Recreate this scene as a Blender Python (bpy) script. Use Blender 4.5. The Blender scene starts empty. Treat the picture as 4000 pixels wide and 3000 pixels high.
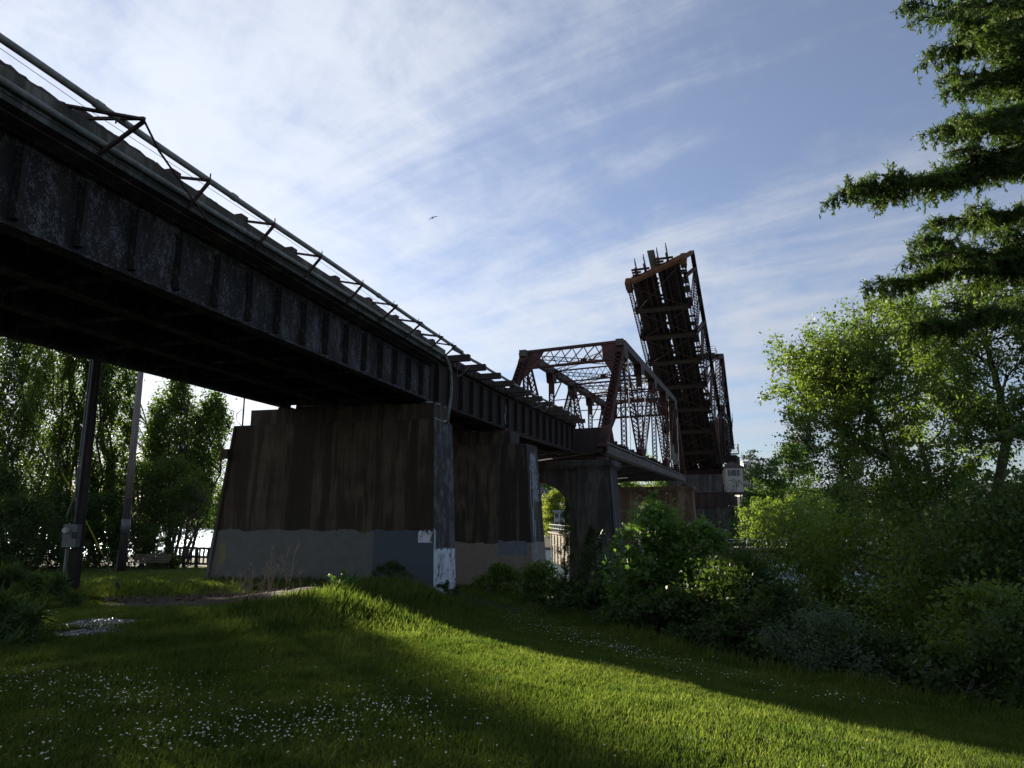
import bpy, math, random
import numpy as np
from mathutils import Vector, Matrix
scn = bpy.context.scene
R = math.radians
# ------------------------------------------------------------ camera
F_PX, PITCH = 2774.0, math.atan(515/2774.0)
CP, SP = math.cos(PITCH), math.sin(PITCH)
cam = bpy.data.cameras.new("camera"); camo = bpy.data.objects.new("camera", cam)
scn.collection.objects.link(camo); scn.camera = camo
camo.location = (0, 0, 0); camo.rotation_euler = (R(90)+PITCH, 0, 0)
cam.sensor_width = 36; cam.lens = 36*F_PX/4000; cam.clip_start = .05; cam.clip_end = 6000
# ------------------------------------------------------------ sun and sky
SUN_AZ, SUN_EL = -31.5, 13.3
sd = Vector((math.sin(R(SUN_AZ))*math.cos(R(SUN_EL)), math.cos(R(SUN_AZ))*math.cos(R(SUN_EL)), math.sin(R(SUN_EL))))
sl = bpy.data.lights.new("sun", 'SUN'); sl.energy = 5.0; sl.angle = R(.5); sl.color = (1, .88, .68)
so = bpy.data.objects.new("sun", sl); scn.collection.objects.link(so)
so.rotation_euler = sd.to_track_quat('Z', 'Y').to_euler()
world = bpy.data.worlds.new("World"); scn.world = world; world.use_nodes = True
scn.view_settings.view_transform = 'Standard'; scn.view_settings.look = 'None'
scn.view_settings.exposure = 1.27; scn.view_settings.gamma = 1.0
def build_sky():
    nt = world.node_tree; N = nt.nodes; Lk = nt.links.new
    bg = N['Background']; bg.inputs[1].default_value = .05
    sk = N.new('ShaderNodeTexSky'); sk.sky_type = 'NISHITA'; sk.sun_disc = False
    sk.sun_elevation = R(SUN_EL); sk.sun_rotation = R(SUN_AZ); sk.air_density = 1.0; sk.dust_density = .6; sk.ozone_density = 2.5
    tc = N.new('ShaderNodeTexCoord'); sep = N.new('ShaderNodeSeparateXYZ'); Lk(tc.outputs['Generated'], sep.inputs[0])
    def M(op, a, b=None, c=None, clamp=False):
        m = N.new('ShaderNodeMath'); m.operation = op; m.use_clamp = clamp
        for i, v in enumerate((a, b, c)):
            if v is None: continue
            if isinstance(v, (int, float)): m.inputs[i].default_value = v
            else: Lk(v, m.inputs[i])
        return m.outputs[0]
    zz = M('ADD', M('MAXIMUM', sep.outputs[2], 0.0), .10)
    cx = M('DIVIDE', sep.outputs[0], zz); cy = M('DIVIDE', sep.outputs[1], zz)
    cb = N.new('ShaderNodeCombineXYZ'); Lk(cx, cb.inputs[0]); Lk(cy, cb.inputs[1])
    def noise(rot, sx, sy, scale, det, rough, dist, off=0):
        mp = N.new('ShaderNodeMapping'); mp.vector_type = 'TEXTURE'; mp.inputs['Rotation'].default_value = (0, 0, R(rot))
        mp.inputs['Scale'].default_value = (1/sx, 1/sy, 1); mp.inputs['Location'].default_value = (off, off*.7, off*.3)
        Lk(cb.outputs[0], mp.inputs[0])
        n = N.new('ShaderNodeTexNoise'); n.inputs['Scale'].default_value = scale; n.inputs['Detail'].default_value = det
        n.inputs['Roughness'].default_value = rough; n.inputs['Distortion'].default_value = dist
        Lk(mp.outputs[0], n.inputs['Vector']); return n.outputs[0]
    big = noise(0, 1, 1, .55, 3, .5, .4, 3.1)
    streak = noise(52, 1, .20, 2.2, 8, .64, .7, 1.7)
    streak2 = noise(60, 1, .30, 1.2, 6, .58, .5, 7.7)
    rip = noise(-20, .9, .6, 6.5, 6, .64, .4, 5.2)
    s = M('ADD', M('MULTIPLY', streak, .78), M('MULTIPLY', streak2, .50))
    s = M('ADD', s, M('MULTIPLY', big, .50))
    s = M('ADD', s, M('MULTIPLY', rip, M('ADD', .46, M('MULTIPLY', sep.outputs[0], -.25))))
    s = M('ADD', s, .05)
    # more veil towards the sun side of the sky, clearer to the right
    s = M('ADD', s, M('MULTIPLY', sep.outputs[0], -.12))
    s = M('ADD', s, M('MULTIPLY', M('SUBTRACT', .45, sep.outputs[2]), .30))
    mr = N.new('ShaderNodeMapRange'); mr.interpolation_type = 'SMOOTHSTEP'
    mr.inputs['From Min'].default_value = .95; mr.inputs['From Max'].default_value = 1.42
    mr.inputs['To Min'].default_value = .24; mr.inputs['To Max'].default_value = .95
    Lk(s, mr.inputs[0])
    # sunlit ice cloud: brighter near the sun (forward scattering)
    vd = N.new('ShaderNodeVectorMath'); vd.operation = 'DOT_PRODUCT'; Lk(tc.outputs['Generated'], vd.inputs[0]); vd.inputs[1].default_value = tuple(sd)
    ph = M('POWER', M('MAXIMUM', vd.outputs['Value'], 0.0), 2.2)
    ce = M('ADD', M('MULTIPLY', ph, 4.3), 3.8)
    cc = N.new('ShaderNodeCombineXYZ')
    Lk(M('MULTIPLY', ce, .93), cc.inputs[0]); Lk(M('MULTIPLY', ce, 1.0), cc.inputs[1]); Lk(M('MULTIPLY', ce, 1.13), cc.inputs[2])
    # horizon warmth low over the water
    skt = N.new('ShaderNodeMix'); skt.data_type = 'RGBA'; skt.blend_type = 'MULTIPLY'; skt.inputs['Factor'].default_value = 1
    Lk(sk.outputs[0], skt.inputs['A']); skt.inputs['B'].default_value = (.98, 1.03, 1.24, 1)
    mx = N.new('ShaderNodeMix'); mx.data_type = 'RGBA'; Lk(mr.outputs[0], mx.inputs['Factor'])
    Lk(skt.outputs['Result'], mx.inputs['A']); Lk(cc.outputs[0], mx.inputs['B'])
    Lk(mx.outputs['Result'], bg.inputs[0])
build_sky()
# ------------------------------------------------------------ pixel helpers (photo px 4000x3000 -> world)
def ray(u, v):
    a = (u-2000)/F_PX; b = (1500-v)/F_PX
    return Vector((a, CP-b*SP, SP+b*CP))
def at(u, v, Y):
    r = ray(u, v); return r*(Y/r.y)
def atX(u, Y, z=-2): return (u-2000)/F_PX*(Y*CP+z*SP)
# ------------------------------------------------------------ terrain
def sst(e0, e1, x):
    t = np.clip((x-e0)/(e1-e0), 0, 1); return t*t*(3-2*t)
EDGE = np.array([(-2.5, 60), (-2.0, 33), (-1.5, 28.7), (1.5, 21.5), (2.9, 14.2), (4.0, 11.8), (5.5, 8.2), (7.5, 4), (9, 0), (12, -30)])
def edge_x(y): return np.interp(y, EDGE[::-1, 1], EDGE[::-1, 0])
def shore_near(x): return np.interp(x, [-300, -60, -26, -22, 0, 8, 20, 40, 70, 300], [150, 90, 78, 55, 56, 58, 58, 56, 50, 40])
def shore_far(x): return np.interp(x, [-900, -200, -160, -70, -20, 0, 60, 100, 200, 900], [520, 430, 390, 300, 170, 141, 137, 132, 118, 60])
def hgt(x, y):
    x = np.asarray(x, float); y = np.asarray(y, float)
    z = -1.6 - .95*sst(2, 29, y) - .047*np.clip(y-29, 0, 30) - .02*np.clip(y-59, 0, 60)
    dx = x - edge_x(y)
    z = z - .54*sst(-5.5, 0, dx) - .19*np.clip(dx, 0, 16)
    z = z + .42*np.exp(-((x+4.2)/2.7)**2-((y-17.5)/5.0)**2)
    z = z + .03*np.sin(x*.6+1)*np.cos(y*.45) + .010*np.sin(x*2.1+y*1.3) + .006*np.sin(x*4.7-y*3.1)
    z = np.maximum(z, -5.9)
    sn = shore_near(x); z = z - 4.6*sst(-1.5, 3, y-sn)
    sf = shore_far(x); d = y - sf
    far = -8 + 2.2*sst(-6, 1, d) + .085*np.clip(d-2, 0, 260) + 1.2*np.sin(x*.03)*sst(10, 90, d)
    z = np.where(y > (sn+sf)/2, far, z)
    return z
def gz(x, y): return float(hgt(x, y))
# ------------------------------------------------------------ mesh helpers
COL = scn.collection
class MB:
    def __init__(s): s.v = []; s.f = []; s.cuts = []
    def cut(s): s.cuts.append((len(s.v), len(s.f)))   # what follows is a piece (object) of its own
    def quadbox(s, pts):      # 8 pts: bottom 4 (ccw), top 4
        b = len(s.v); s.v += [tuple(p) for p in pts]
        s.f += [(b, b+3, b+2, b+1), (b+4, b+5, b+6, b+7), (b, b+1, b+5, b+4), (b+1, b+2, b+6, b+5), (b+2, b+3, b+7, b+6), (b+3, b, b+4, b+7)]
    def box(s, fr, s0, s1, p0, p1, z0, z1):
        W = fr.W
        s.quadbox([W(s0, p0, z0), W(s1, p0, z0), W(s1, p1, z0), W(s0, p1, z0), W(s0, p0, z1), W(s1, p0, z1), W(s1, p1, z1), W(s0, p1, z1)])
    def beam(s, P, Q, w, h, n=(0, 0, 1)):   # w across n x d, h along n
        P, Q = Vector(P), Vector(Q); d = (Q-P).normalized(); n = Vector(n); x = d.cross(n)
        if x.length < 1e-4: x = d.cross(Vector((1, 0, 0)))
        x.normalize(); n = x.cross(d); a = x*(w/2); b = n*(h/2)
        s.quadbox([P-a-b, P+a-b, Q+a-b, Q-a-b, P-a+b, P+a+b, Q+a+b, Q-a+b])
    def tube(s, pts, r, k=8, caps=True):
        pts = [Vector(p) for p in pts]; n = len(pts); rs = r if isinstance(r, (list, tuple)) else [r]*n
        b0 = len(s.v); up = None
        for i, p in enumerate(pts):
            d = (pts[min(i+1, n-1)]-pts[max(i-1, 0)]).normalized()
            x = d.cross(Vector((0, 0, 1))) if up is None else up
            if x.length < 1e-3: x = d.cross(Vector((1, 0, 0)))
            x = (x-d*x.dot(d)).normalized(); up = x; y = d.cross(x)
            for j in range(k):
                a = 2*math.pi*j/k; s.v.append(tuple(p+(x*math.cos(a)+y*math.sin(a))*rs[i]))
        for i in range(n-1):
            for j in range(k):
                a = b0+i*k+j; b = b0+i*k+(j+1) % k; s.f.append((a, b, b+k, a+k))
        if caps:
            s.f.append(tuple(b0+j for j in range(k))[::-1]); s.f.append(tuple(b0+(n-1)*k+j for j in range(k)))
    def poly(s, pts, th, nrm):   # extruded polygon
        nrm = Vector(nrm).normalized()*(th/2); b = len(s.v); k = len(pts)
        s.v += [tuple(Vector(p)+nrm) for p in pts]+[tuple(Vector(p)-nrm) for p in pts]
        s.f.append(tuple(range(b, b+k))); s.f.append(tuple(range(b+2*k-1, b+k-1, -1)))
        for i in range(k): j = (i+1) % k; s.f.append((b+i, b+k+i, b+k+j, b+j))
    def laced(s, P, Q, nax, wn, wd, pit=None, bar=.07, cover=None, solid_top=False, flange=.06):
        """two side plates offset along nax, X lacing on the faces between them"""
        P, Q = Vector(P), Vector(Q); d = (Q-P); Ln = d.length; d.normalize()
        n = Vector(nax); n = (n-d*n.dot(d)).normalized(); e = d.cross(n)
        for sg in (-1, 1):
            s.beam(P+n*sg*wn/2, Q+n*sg*wn/2, wd, flange, n)
        pit = pit or wn; k = max(1, int(Ln/pit)); st = Ln/k
        for fs in (-1, 1):
            if solid_top and fs*e.z > 0:
                s.beam(P+e*fs*wd/2, Q+e*fs*wd/2, wn+.12, .03, e); continue
            for i in range(k):
                a = P+d*(st*i)+e*fs*wd/2; b = P+d*(st*(i+1))+e*fs*wd/2
                s.beam(a-n*wn/2, b+n*wn/2, bar, .015, e); s.beam(a+n*wn/2+e*.012, b-n*wn/2+e*.012, bar, .015, e)
    def build(s, name, mat, parent=None, smooth=False, label=None):
        if s.cuts:
            c = [(0, 0)]+s.cuts+[(len(s.v), len(s.f))]; s.cuts = []; last = None
            for (v0, f0), (v1, f1) in zip(c[:-1], c[1:]):
                if v1 == v0: continue
                q = MB(); q.v = s.v[v0:v1]; q.f = [tuple(i-v0 for i in f) for f in s.f[f0:f1]]; last = q.build(name, mat, parent, smooth, label)
            return last
        L = Vector(parent['_w']) if parent is not None else Vector((0, 0, 0))
        me = bpy.data.meshes.new(name)
        me.from_pydata([(x-L.x, y-L.y, z-L.z) for x, y, z in s.v], [], s.f); me.materials.append(mat)
        if smooth: me.polygons.foreach_set('use_smooth', [True]*len(me.polygons))
        o = bpy.data.objects.new(name, me); COL.objects.link(o)
        if parent is not None: o.parent = parent; o['_w'] = tuple(L)
        else: o['_w'] = (0., 0., 0.)
        if label: o['label'] = label
        return o
def tag(o, label=None, cat=None, group=None, kind=None):
    if label: o['label'] = label
    if cat: o['category'] = cat
    if group: o['group'] = group
    if kind: o['kind'] = kind
    return o
def thing(name, loc, label, cat, group=None):
    o = bpy.data.objects.new(name, None); COL.objects.link(o); o.location = loc; o.empty_display_size = .2
    o['_w'] = tuple(float(c) for c in loc); return tag(o, label, cat, group)
def np_obj(name, V, faces_n, idx, mat, parent=None, smooth=False):
    """V (n,3); idx flat loop indices; faces_n verts per face (int or array)"""
    L = np.array(parent['_w']) if parent is not None else np.zeros(3)
    me = bpy.data.meshes.new(name); V = np.asarray(V, np.float32)-L.astype(np.float32)
    nl = len(idx); me.vertices.add(len(V)); me.vertices.foreach_set('co', V.ravel()); me.loops.add(nl)
    me.loops.foreach_set('vertex_index', np.asarray(idx, np.int32).ravel())
    if isinstance(faces_n, int): cnt = np.full(nl//faces_n, faces_n, np.int32)
    else: cnt = np.asarray(faces_n, np.int32)
    me.polygons.add(len(cnt)); me.polygons.foreach_set('loop_start', np.concatenate([[0], np.cumsum(cnt)[:-1]]).astype(np.int32))
    if smooth: me.polygons.foreach_set('use_smooth', np.ones(len(cnt), bool))
    me.update(calc_edges=True); me.materials.append(mat)
    o = bpy.data.objects.new(name, me); COL.objects.link(o)
    if parent is not None: o.parent = parent
    o['_w'] = tuple(float(c) for c in L); return o
class Frame:
    def __init__(s, x, y, az):
        a = R(az); s.o = Vector((x, y, 0)); s.d = Vector((math.sin(a), math.cos(a), 0)); s.n = Vector((math.cos(a), -math.sin(a), 0)); s.az = az
    def W(s, t, p, z): return s.o+s.d*t+s.n*p+Vector((0, 0, z))
# ------------------------------------------------------------ materials
def newmat(name):
    m = bpy.data.materials.new(name); m.use_nodes = True; return m, m.node_tree, m.node_tree.nodes['Principled BSDF']
def nz(nt, scale, det=4, rough=.55, stretch=(1, 1, 1), dist=0., coord='Object'):
    tc = nt.nodes.new('ShaderNodeTexCoord'); mp = nt.nodes.new('ShaderNodeMapping'); mp.inputs['Scale'].default_value = stretch
    nt.links.new(tc.outputs[coord], mp.inputs[0]); n = nt.nodes.new('ShaderNodeTexNoise')
    n.inputs['Scale'].default_value = scale; n.inputs['Detail'].default_value = det; n.inputs['Roughness'].default_value = rough; n.inputs['Distortion'].default_value = dist
    nt.links.new(mp.outputs[0], n.inputs['Vector']); return n.outputs[0]
def ramp(nt, src, stops):
    r = nt.nodes.new('ShaderNodeValToRGB'); nt.links.new(src, r.inputs[0]); e = r.color_ramp.elements
    while len(e) < len(stops): e.new(.5)
    for i, (p, c) in enumerate(stops): e[i].position = p; e[i].color = (*c, 1) if len(c) == 3 else c
    return r.outputs[0]
def mixc(nt, f, a, b, mode='MIX'):
    m = nt.nodes.new('ShaderNodeMix'); m.data_type = 'RGBA'; m.blend_type = mode
    for s_, v in ((m.inputs['Factor'], f), (m.inputs['A'], a), (m.inputs['B'], b)):
        if isinstance(v, (int, float)): s_.default_value = v
        elif isinstance(v, tuple): s_.default_value = (*v, 1)
        else: nt.links.new(v, s_)
    return m.outputs['Result']
def mth(nt, op, a, b=None, clamp=False):
    m = nt.nodes.new('ShaderNodeMath'); m.operation = op; m.use_clamp = clamp
    for i, v in enumerate((a, b)):
        if v is None: continue
        if isinstance(v, (int, float)): m.inputs[i].default_value = v
        else: nt.links.new(v, m.inputs[i])
    return m.outputs[0]
def bump(nt, b, h, dist=.02, st=.5):
    n = nt.nodes.new('ShaderNodeBump'); n.inputs['Strength'].default_value = st; n.inputs['Distance'].default_value = dist
    nt.links.new(h, n.inputs['Height']); nt.links.new(n.outputs[0], b.inputs['Normal'])
def m_simple(name, c, rough=.7, var=.35, scale=6, metal=0., bmp=0., stretch=(1, 1, 1)):
    m, nt, b = newmat(name); n = nz(nt, scale, 6, .6, stretch)
    c = tuple(c); nt.links.new(ramp(nt, n, [(.3, tuple(x*(1-var) for x in c)), (.7, tuple(min(1, x*(1+var)) for x in c))]), b.inputs['Base Color'])
    b.inputs['Roughness'].default_value = rough; b.inputs['Metallic'].default_value = metal
    if bmp: bump(nt, b, n, bmp)
    return m
def m_steel(name, dark, rust, pale, pale_amt=.5, streak=.18, rust_amt=.55):
    m, nt, b = newmat(name)
    n1 = nz(nt, 1.3, 8, .65, (1, 1, streak*2.2)); n2 = nz(nt, 9, 8, .7, (1, 1, .55)); n3 = nz(nt, 2.2, 10, .75, (1, 1, streak))
    c = mixc(nt, ramp(nt, n1, [(.42, (0, 0, 0)), (rust_amt+.16, (1, 1, 1))]), dark, rust)
    n4 = nz(nt, 30, 5, .75, (1, 1, .7)); s = mth(nt, 'ADD', mth(nt, 'ADD', mth(nt, 'MULTIPLY', n2, .22), mth(nt, 'MULTIPLY', n4, .40)), mth(nt, 'MULTIPLY', n3, .38))
    c = mixc(nt, ramp(nt, s, [(pale_amt, (0, 0, 0)), (pale_amt+.05, (.75, .75, .75)), (pale_amt+.12, (1, 1, 1))]), c, pale)
    nt.links.new(c, b.inputs['Base Color']); b.inputs['Roughness'].default_value = .8; b.inputs['Specular IOR Level'].default_value = .25
    bump(nt, b, n2, .006, .5); return m
def m_leaf(name, c1, c2, trans=.45, rough=.5, scale=1.2, gloss=.35):
    m, nt, b = newmat(name); out = nt.nodes['Material Output']
    n = nz(nt, scale, 3, .6); g = nz(nt, 31, 1, .5)
    f = mth(nt, 'ADD', mth(nt, 'MULTIPLY', n, .6), mth(nt, 'MULTIPLY', g, .4))
    c = ramp(nt, f, [(.36, c1), (.64, c2)])
    nt.links.new(c, b.inputs['Base Color']); b.inputs['Roughness'].default_value = rough; b.inputs['Specular IOR Level'].default_value = gloss
    t = nt.nodes.new('ShaderNodeBsdfTranslucent'); nt.links.new(mixc(nt, 1.0, c, (1.5, 1.55, .75), 'MULTIPLY'), t.inputs[0])
    mx = nt.nodes.new('ShaderNodeMixShader'); mx.inputs[0].default_value = trans
    nt.links.new(b.outputs[0], mx.inputs[1]); nt.links.new(t.outputs[0], mx.inputs[2]); nt.links.new(mx.outputs[0], out.inputs[0])
    return m
def m_pier(name, zp=None, brown=(.062, .041, .021), pale=(.16, .122, .075), paint=(.150, .156, .138), blue_p=None, frame=None, worn=.5, courses=0.):
    """stained board-formed concrete; graffiti cover paint below z=zp (world height above object origin)"""
    m, nt, b = newmat(name)
    st = nz(nt, 1.0, 4, .55, (1, 1, .10), .6); fine = nz(nt, 14, 8, .7); mid = nz(nt, .8, 6, .65); st2 = nz(nt, 3.2, 5, .7, (1, 1, .07), .8)
    s = mth(nt, 'ADD', mth(nt, 'MULTIPLY', st, .6), mth(nt, 'MULTIPLY', st2, .4))
    c = ramp(nt, s, [(.34, tuple(x*.45 for x in brown)), (.5, brown), (.56, pale), (.62, brown), (.72, tuple(x*.5 for x in brown))])
    c = mixc(nt, ramp(nt, mid, [(.35, (0, 0, 0)), (.7, (.7, .7, .7))]), c, tuple(x*.4 for x in brown))
    c = mixc(nt, .45, c, ramp(nt, fine, [(.3, (.25, .25, .25)), (.7, (1, 1, 1))]), 'MULTIPLY')
    tc = nt.nodes.new('ShaderNodeTexCoord'); sp = nt.nodes.new('ShaderNodeSeparateXYZ'); nt.links.new(tc.outputs['Object'], sp.inputs[0])
    if courses:
        fr_ = mth(nt, 'FRACT', mth(nt, 'DIVIDE', sp.outputs[2], courses)); ln = ramp(nt, fr_, [(.0, (1, 1, 1)), (.035, (0, 0, 0))])
        c = mixc(nt, mth(nt, 'MULTIPLY', ln, .3), c, (.01, .01, .01))
    if zp is not None:
        e = nz(nt, 1.1, 3, .5); e2 = nz(nt, 9, 3, .7)
        edge = mth(nt, 'ADD', mth(nt, 'ADD', sp.outputs[2], mth(nt, 'MULTIPLY', mth(nt, 'SUBTRACT', e, .5), .42)), mth(nt, 'MULTIPLY', mth(nt, 'SUBTRACT', e2, .5), .16))
        msk = mth(nt, 'LESS_THAN', edge, zp)
        pn = nz(nt, 3, 5, .6); pc = ramp(nt, pn, [(.3, tuple(x*.85 for x in paint)), (.7, tuple(x*1.08 for x in paint))])
        if blue_p is not None:
            vt = nt.nodes.new('ShaderNodeVectorMath'); vt.operation = 'DOT_PRODUCT'; nt.links.new(tc.outputs['Object'], vt.inputs[0]); vt.inputs[1].default_value = tuple(frame.n)
            bl = mth(nt, 'GREATER_THAN', vt.outputs['Value'], blue_p); pc = mixc(nt, bl, pc, (.080, .100, .118))
        w = nz(nt, 2.4, 9, .75); 
        msk = mth(nt, 'MULTIPLY', msk, mth(nt, 'LESS_THAN', w, .5+worn*.3))
        c = mixc(nt, msk, c, pc)
    nt.links.new(c, b.inputs['Base Color']); b.inputs['Roughness'].default_value = .85
    bump(nt, b, fine, .015, .5); return m
MT = dict(
    steelA=m_steel('aged girder paint', (.024, .022, .022), (.042, .030, .022), (.19, .18, .19), .505, .45, .6),
    steelB=m_steel('brown rusted girder paint', (.028, .022, .020), (.058, .035, .028), (.14, .12, .125), .55, .10, .6),
    truss=m_steel('red oxide truss paint', (.040, .022, .019), (.10, .034, .026), (.12, .11, .09), .60, .3, .5),
    chord=m_steel('pale weathered chord paint', (.10, .09, .08), (.09, .055, .04), (.26, .25, .24), .52, .4, .6),
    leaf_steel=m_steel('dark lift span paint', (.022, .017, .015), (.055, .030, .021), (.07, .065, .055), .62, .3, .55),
    fbeam=m_steel('dark floor beam paint', (.032, .026, .021), (.060, .042, .030), (.09, .08, .07), .62, .3, .5),
    rustbeam=m_steel('rusted end beam', (.11, .055, .03), (.19, .075, .03), (.2, .17, .14), .6, .4, .5),
    slab=m_pier('stained deck concrete', brown=(.10, .10, .085), pale=(.24, .24, .22)),
    wood=m_simple('creosoted timber', (.045, .035, .030), .85, .5, 5, bmp=.01, stretch=(1, 1, 1)),
    woodgrey=m_simple('weathered timber', (.20, .165, .12), .85, .45, 3, bmp=.01, stretch=(.3, .3, 6)),
    pipe=m_simple('weathered grey pipe', (.30, .28, .25), .6, .35, 4, bmp=.003),
    conduit=m_simple('old white plastic conduit', (.19, .20, .18), .55, .4, 5),
    rust=m_simple('rusty bracket iron', (.06, .032, .025), .8, .5, 8),
    ballast=m_simple('dark ballast stone', (.045, .04, .036), .95, .7, 16, bmp=.05),
    rock=m_simple('white rubble', (.4, .4, .38), .9, .4, 9, bmp=.02),
    bark=m_simple('dark bark', (.06, .048, .036), .95, .5, 9, bmp=.02, stretch=(1, 1, .3)),
    barkpale=m_simple('pale grey bark', (.105, .09, .065), .9, .5, 7, bmp=.02, stretch=(1, 1, .5)),
    pole=m_simple('tarred pole', (.045, .036, .03), .85, .45, 8, stretch=(1, 1, .1), bmp=.008),
    poleg=m_simple('grey weathered pole', (.26, .22, .19), .85, .35, 6, stretch=(1, 1, .15), bmp=.008),
    metal=m_simple('galvanised steel', (.16, .17, .17), .55, .15, 4, .3),
    yellow=m_simple('yellow guy guard', (.45, .38, .03), .5, .2, 4),
    white=m_simple('chalky white paint', (.42, .44, .45), .7, .12, 5),
    cream=m_simple('cream siding', (.42, .41, .37), .75, .12, 1.2),
    greyb=m_simple('grey cladding', (.33, .36, .40), .6, .2, .6),
    glass=m_simple('dark window glass', (.03, .04, .05), .08, .3, .4),
    roof=m_simple('brown shingles', (.07, .055, .048), .9, .4, 5),
    blueroof=m_simple('slate blue roofing', (.15, .18, .22), .8, .2, 2),
    concrete=m_simple('dark concrete mass', (.05, .045, .04), .9, .5, 1.5, bmp=.02),
    daisyw=m_simple('daisy petals', (.70, .67, .58), .7, .1, 30),
)
# ============================================================ BRIDGE
rng = random.Random(7)
fA = Frame(-3.69, 28.94, 14.8); fB = Frame(-3.70, 29.02, 17.6); fC = Frame(-.71, 38.45, 19.7); fT = Frame(6.99, 53.01, 20.3)
def plate_girder(fr, s0, s1, pw, z0, z1, root, mat, side, step, first, name='plate_girder', stf=True):
    b = MB(); b.box(fr, s0, s1, pw-.012, pw+.012, z0+.03, z1-.03)
    b.box(fr, s0, s1, pw-.2, pw+.2, z0, z0+.03); b.box(fr, s0, s1, pw-.2, pw+.2, z1-.03, z1)
    for sg in (-1, 1):   # flange angles
        a, c = sorted((pw+sg*.012, pw+sg*.03)); b.box(fr, s0, s1, a, c, z0+.031, z0+.16); b.box(fr, s0, s1, a, c, z1-.16, z1-.031)
    g = b.build(name, mat, root)
    if stf:
        # rivet lines on the lower flange
        r = MB(); k = s0+.1
        while k < s1:
            c = fr.W(k, pw+side*.033, z0+.10); r.beam(c-fr.n*.012, c+fr.n*.012, .022, .022); k += .16
        r.build('rivets', mat, g)['kind'] = 'stuff'
        q = MB(); q.box(fr, -.05, .05, min(pw+side*.032, pw+side*.195), max(pw+side*.032, pw+side*.195), z0+.165, z1-.165)
        q.box(fr, .047, .12, min(pw+side*.032, pw+side*.046), max(pw+side*.032, pw+side*.046), z0+.165, z1-.165)
        base = None; s = first
        while s < s1-.05:
            if base is None:
                base = q.build('stiffener', mat, g); o = base; base['_s'] = s
            else:
                o = base.copy(); COL.objects.link(o); o.parent = g
            o.location = fr.d*s; s += step
    return g
def rails(fr, s0, s1, ps, z, root):
    for p in ps:
        b = MB(); b.box(fr, s0, s1, p-.035, p+.035, z+.11, z+.16); b.box(fr, s0, s1, p-.01, p+.01, z+.02, z+.11); b.box(fr, s0, s1, p-.07, p+.07, z, z+.02)
        b.build('rail', MT['rust'], root)
def ties(fr, s0, s1, step, p0, p1, plong, z0, z1, root, every=4, phase=0):
    shapes = {}
    k = 0; s = s0
    while s < s1:
        lng = (k % every == phase); key = lng
        if key not in shapes:
            b = MB(); b.box(fr, -.115, .115, p0, plong if lng else p1, z0, z1); shapes[key] = o = b.build('tie', MT['wood'], root)
            o['_w'] = (0, 0, 0)
        else:
            o = shapes[key].copy(); COL.objects.link(o); o.parent = root
        o.location = fr.d*(s+rng.uniform(-.02, .02))+fr.n*(rng.uniform(-.06, .06) if lng else 0)+Vector((0, 0, rng.uniform(-.006, .006)))
        k += 1; s += step
# ---- near ballasted span
root = thing('girder_span', fA.W(-15, -2.9, 4.5), 'black plate girder bridge span with concrete ballast deck crossing the upper left, nearest the camera', 'bridge span', 'spans of the railway bridge')
A0, A1 = -34.0, -.06
plate_girder(fA, A0, A1, .30, 4.55, 6.12, root, MT['steelA'], 1, 1.25, -1.15-1.25*26)
plate_girder(fA, A0, A1, -6.1, 4.55, 6.12, root, MT['steelA'], -1, 1.25, -1.15-1.25*26)
for p in (-1.8, -4.0): plate_girder(fA, A0, A1, p, 4.62, 6.12, root, MT['steelA'], 1, 2, 0, 'inner_girder', False)
b = MB(); s = A0+.5
while s < A1-.5:
    for p0, p1 in ((-6.08, -4.02), (-3.98, -1.82), (-1.78, .28)):
        b.cut(); b.beam(fA.W(s, p0, 4.75), fA.W(s, p1, 5.95), .07, .07, fA.d); b.beam(fA.W(s+.08, p0, 5.95), fA.W(s+.08, p1, 4.75), .07, .07, fA.d)
        b.beam(fA.W(s+.16, p0, 4.72), fA.W(s+.16, p1, 4.72), .08, .08)
    s += 2.5
b.build('cross_bracing', MT['steelA'], root)
for s_ in (-.35, -20): b = MB(); b.box(fA, s_, s_+.05, -6.08, .28, 4.66, 6.10); b.build('end_diaphragm', MT['steelA'], root)
b = MB(); b.box(fA, A0, -.36, -7.0, 1.08, 6.16, 6.26); b.box(fA, A0, -.36, .93, 1.10, 6.262, 6.66); b.box(fA, A0, -.36, -7.02, -6.85, 6.262, 6.66)
b.box(fA, A0, -.36, .2, .86, 6.122, 6.158)
b.build('deck_slab', MT['slab'], root)
# ragged ballast shoulder
nr = np.random.default_rng(3)
ns = int((A1-.4-A0)/.09); ps = np.array([-6.8, -5, -2.9, -1.2, .0, .45, .62, .78, .88, .925])
V = []; 
for i in range(ns+1):
    for j, p in enumerate(ps):
        base = 6.72 if j < 5 else [0, 0, 0, 0, 0, 6.78, 6.86, 6.88, 6.80, 6.45][j]
        amp = .03 if j < 5 else .018
        wv = .035*math.sin(i*.045)+.03*math.sin(i*.013+1)+.02*math.sin(i*.21)
        V.append(tuple(fA.W(A0+i*.09, p+(nr.normal()*.008 if j < 9 else 0), base+(wv if 4 < j < 9 else 0)+(abs(nr.normal())*amp if j < 9 else 0))))
I = []; k = len(ps)
for i in range(ns):
    for j in range(k-1): a = i*k+j; I += [a, a+1, a+k+1, a+k]
np_obj('ballast', V, 4, I, MT['ballast'], root)
rails(fA, A0, -.1, (-.75, -2.2, -3.9, -5.35), 6.82, root)
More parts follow.
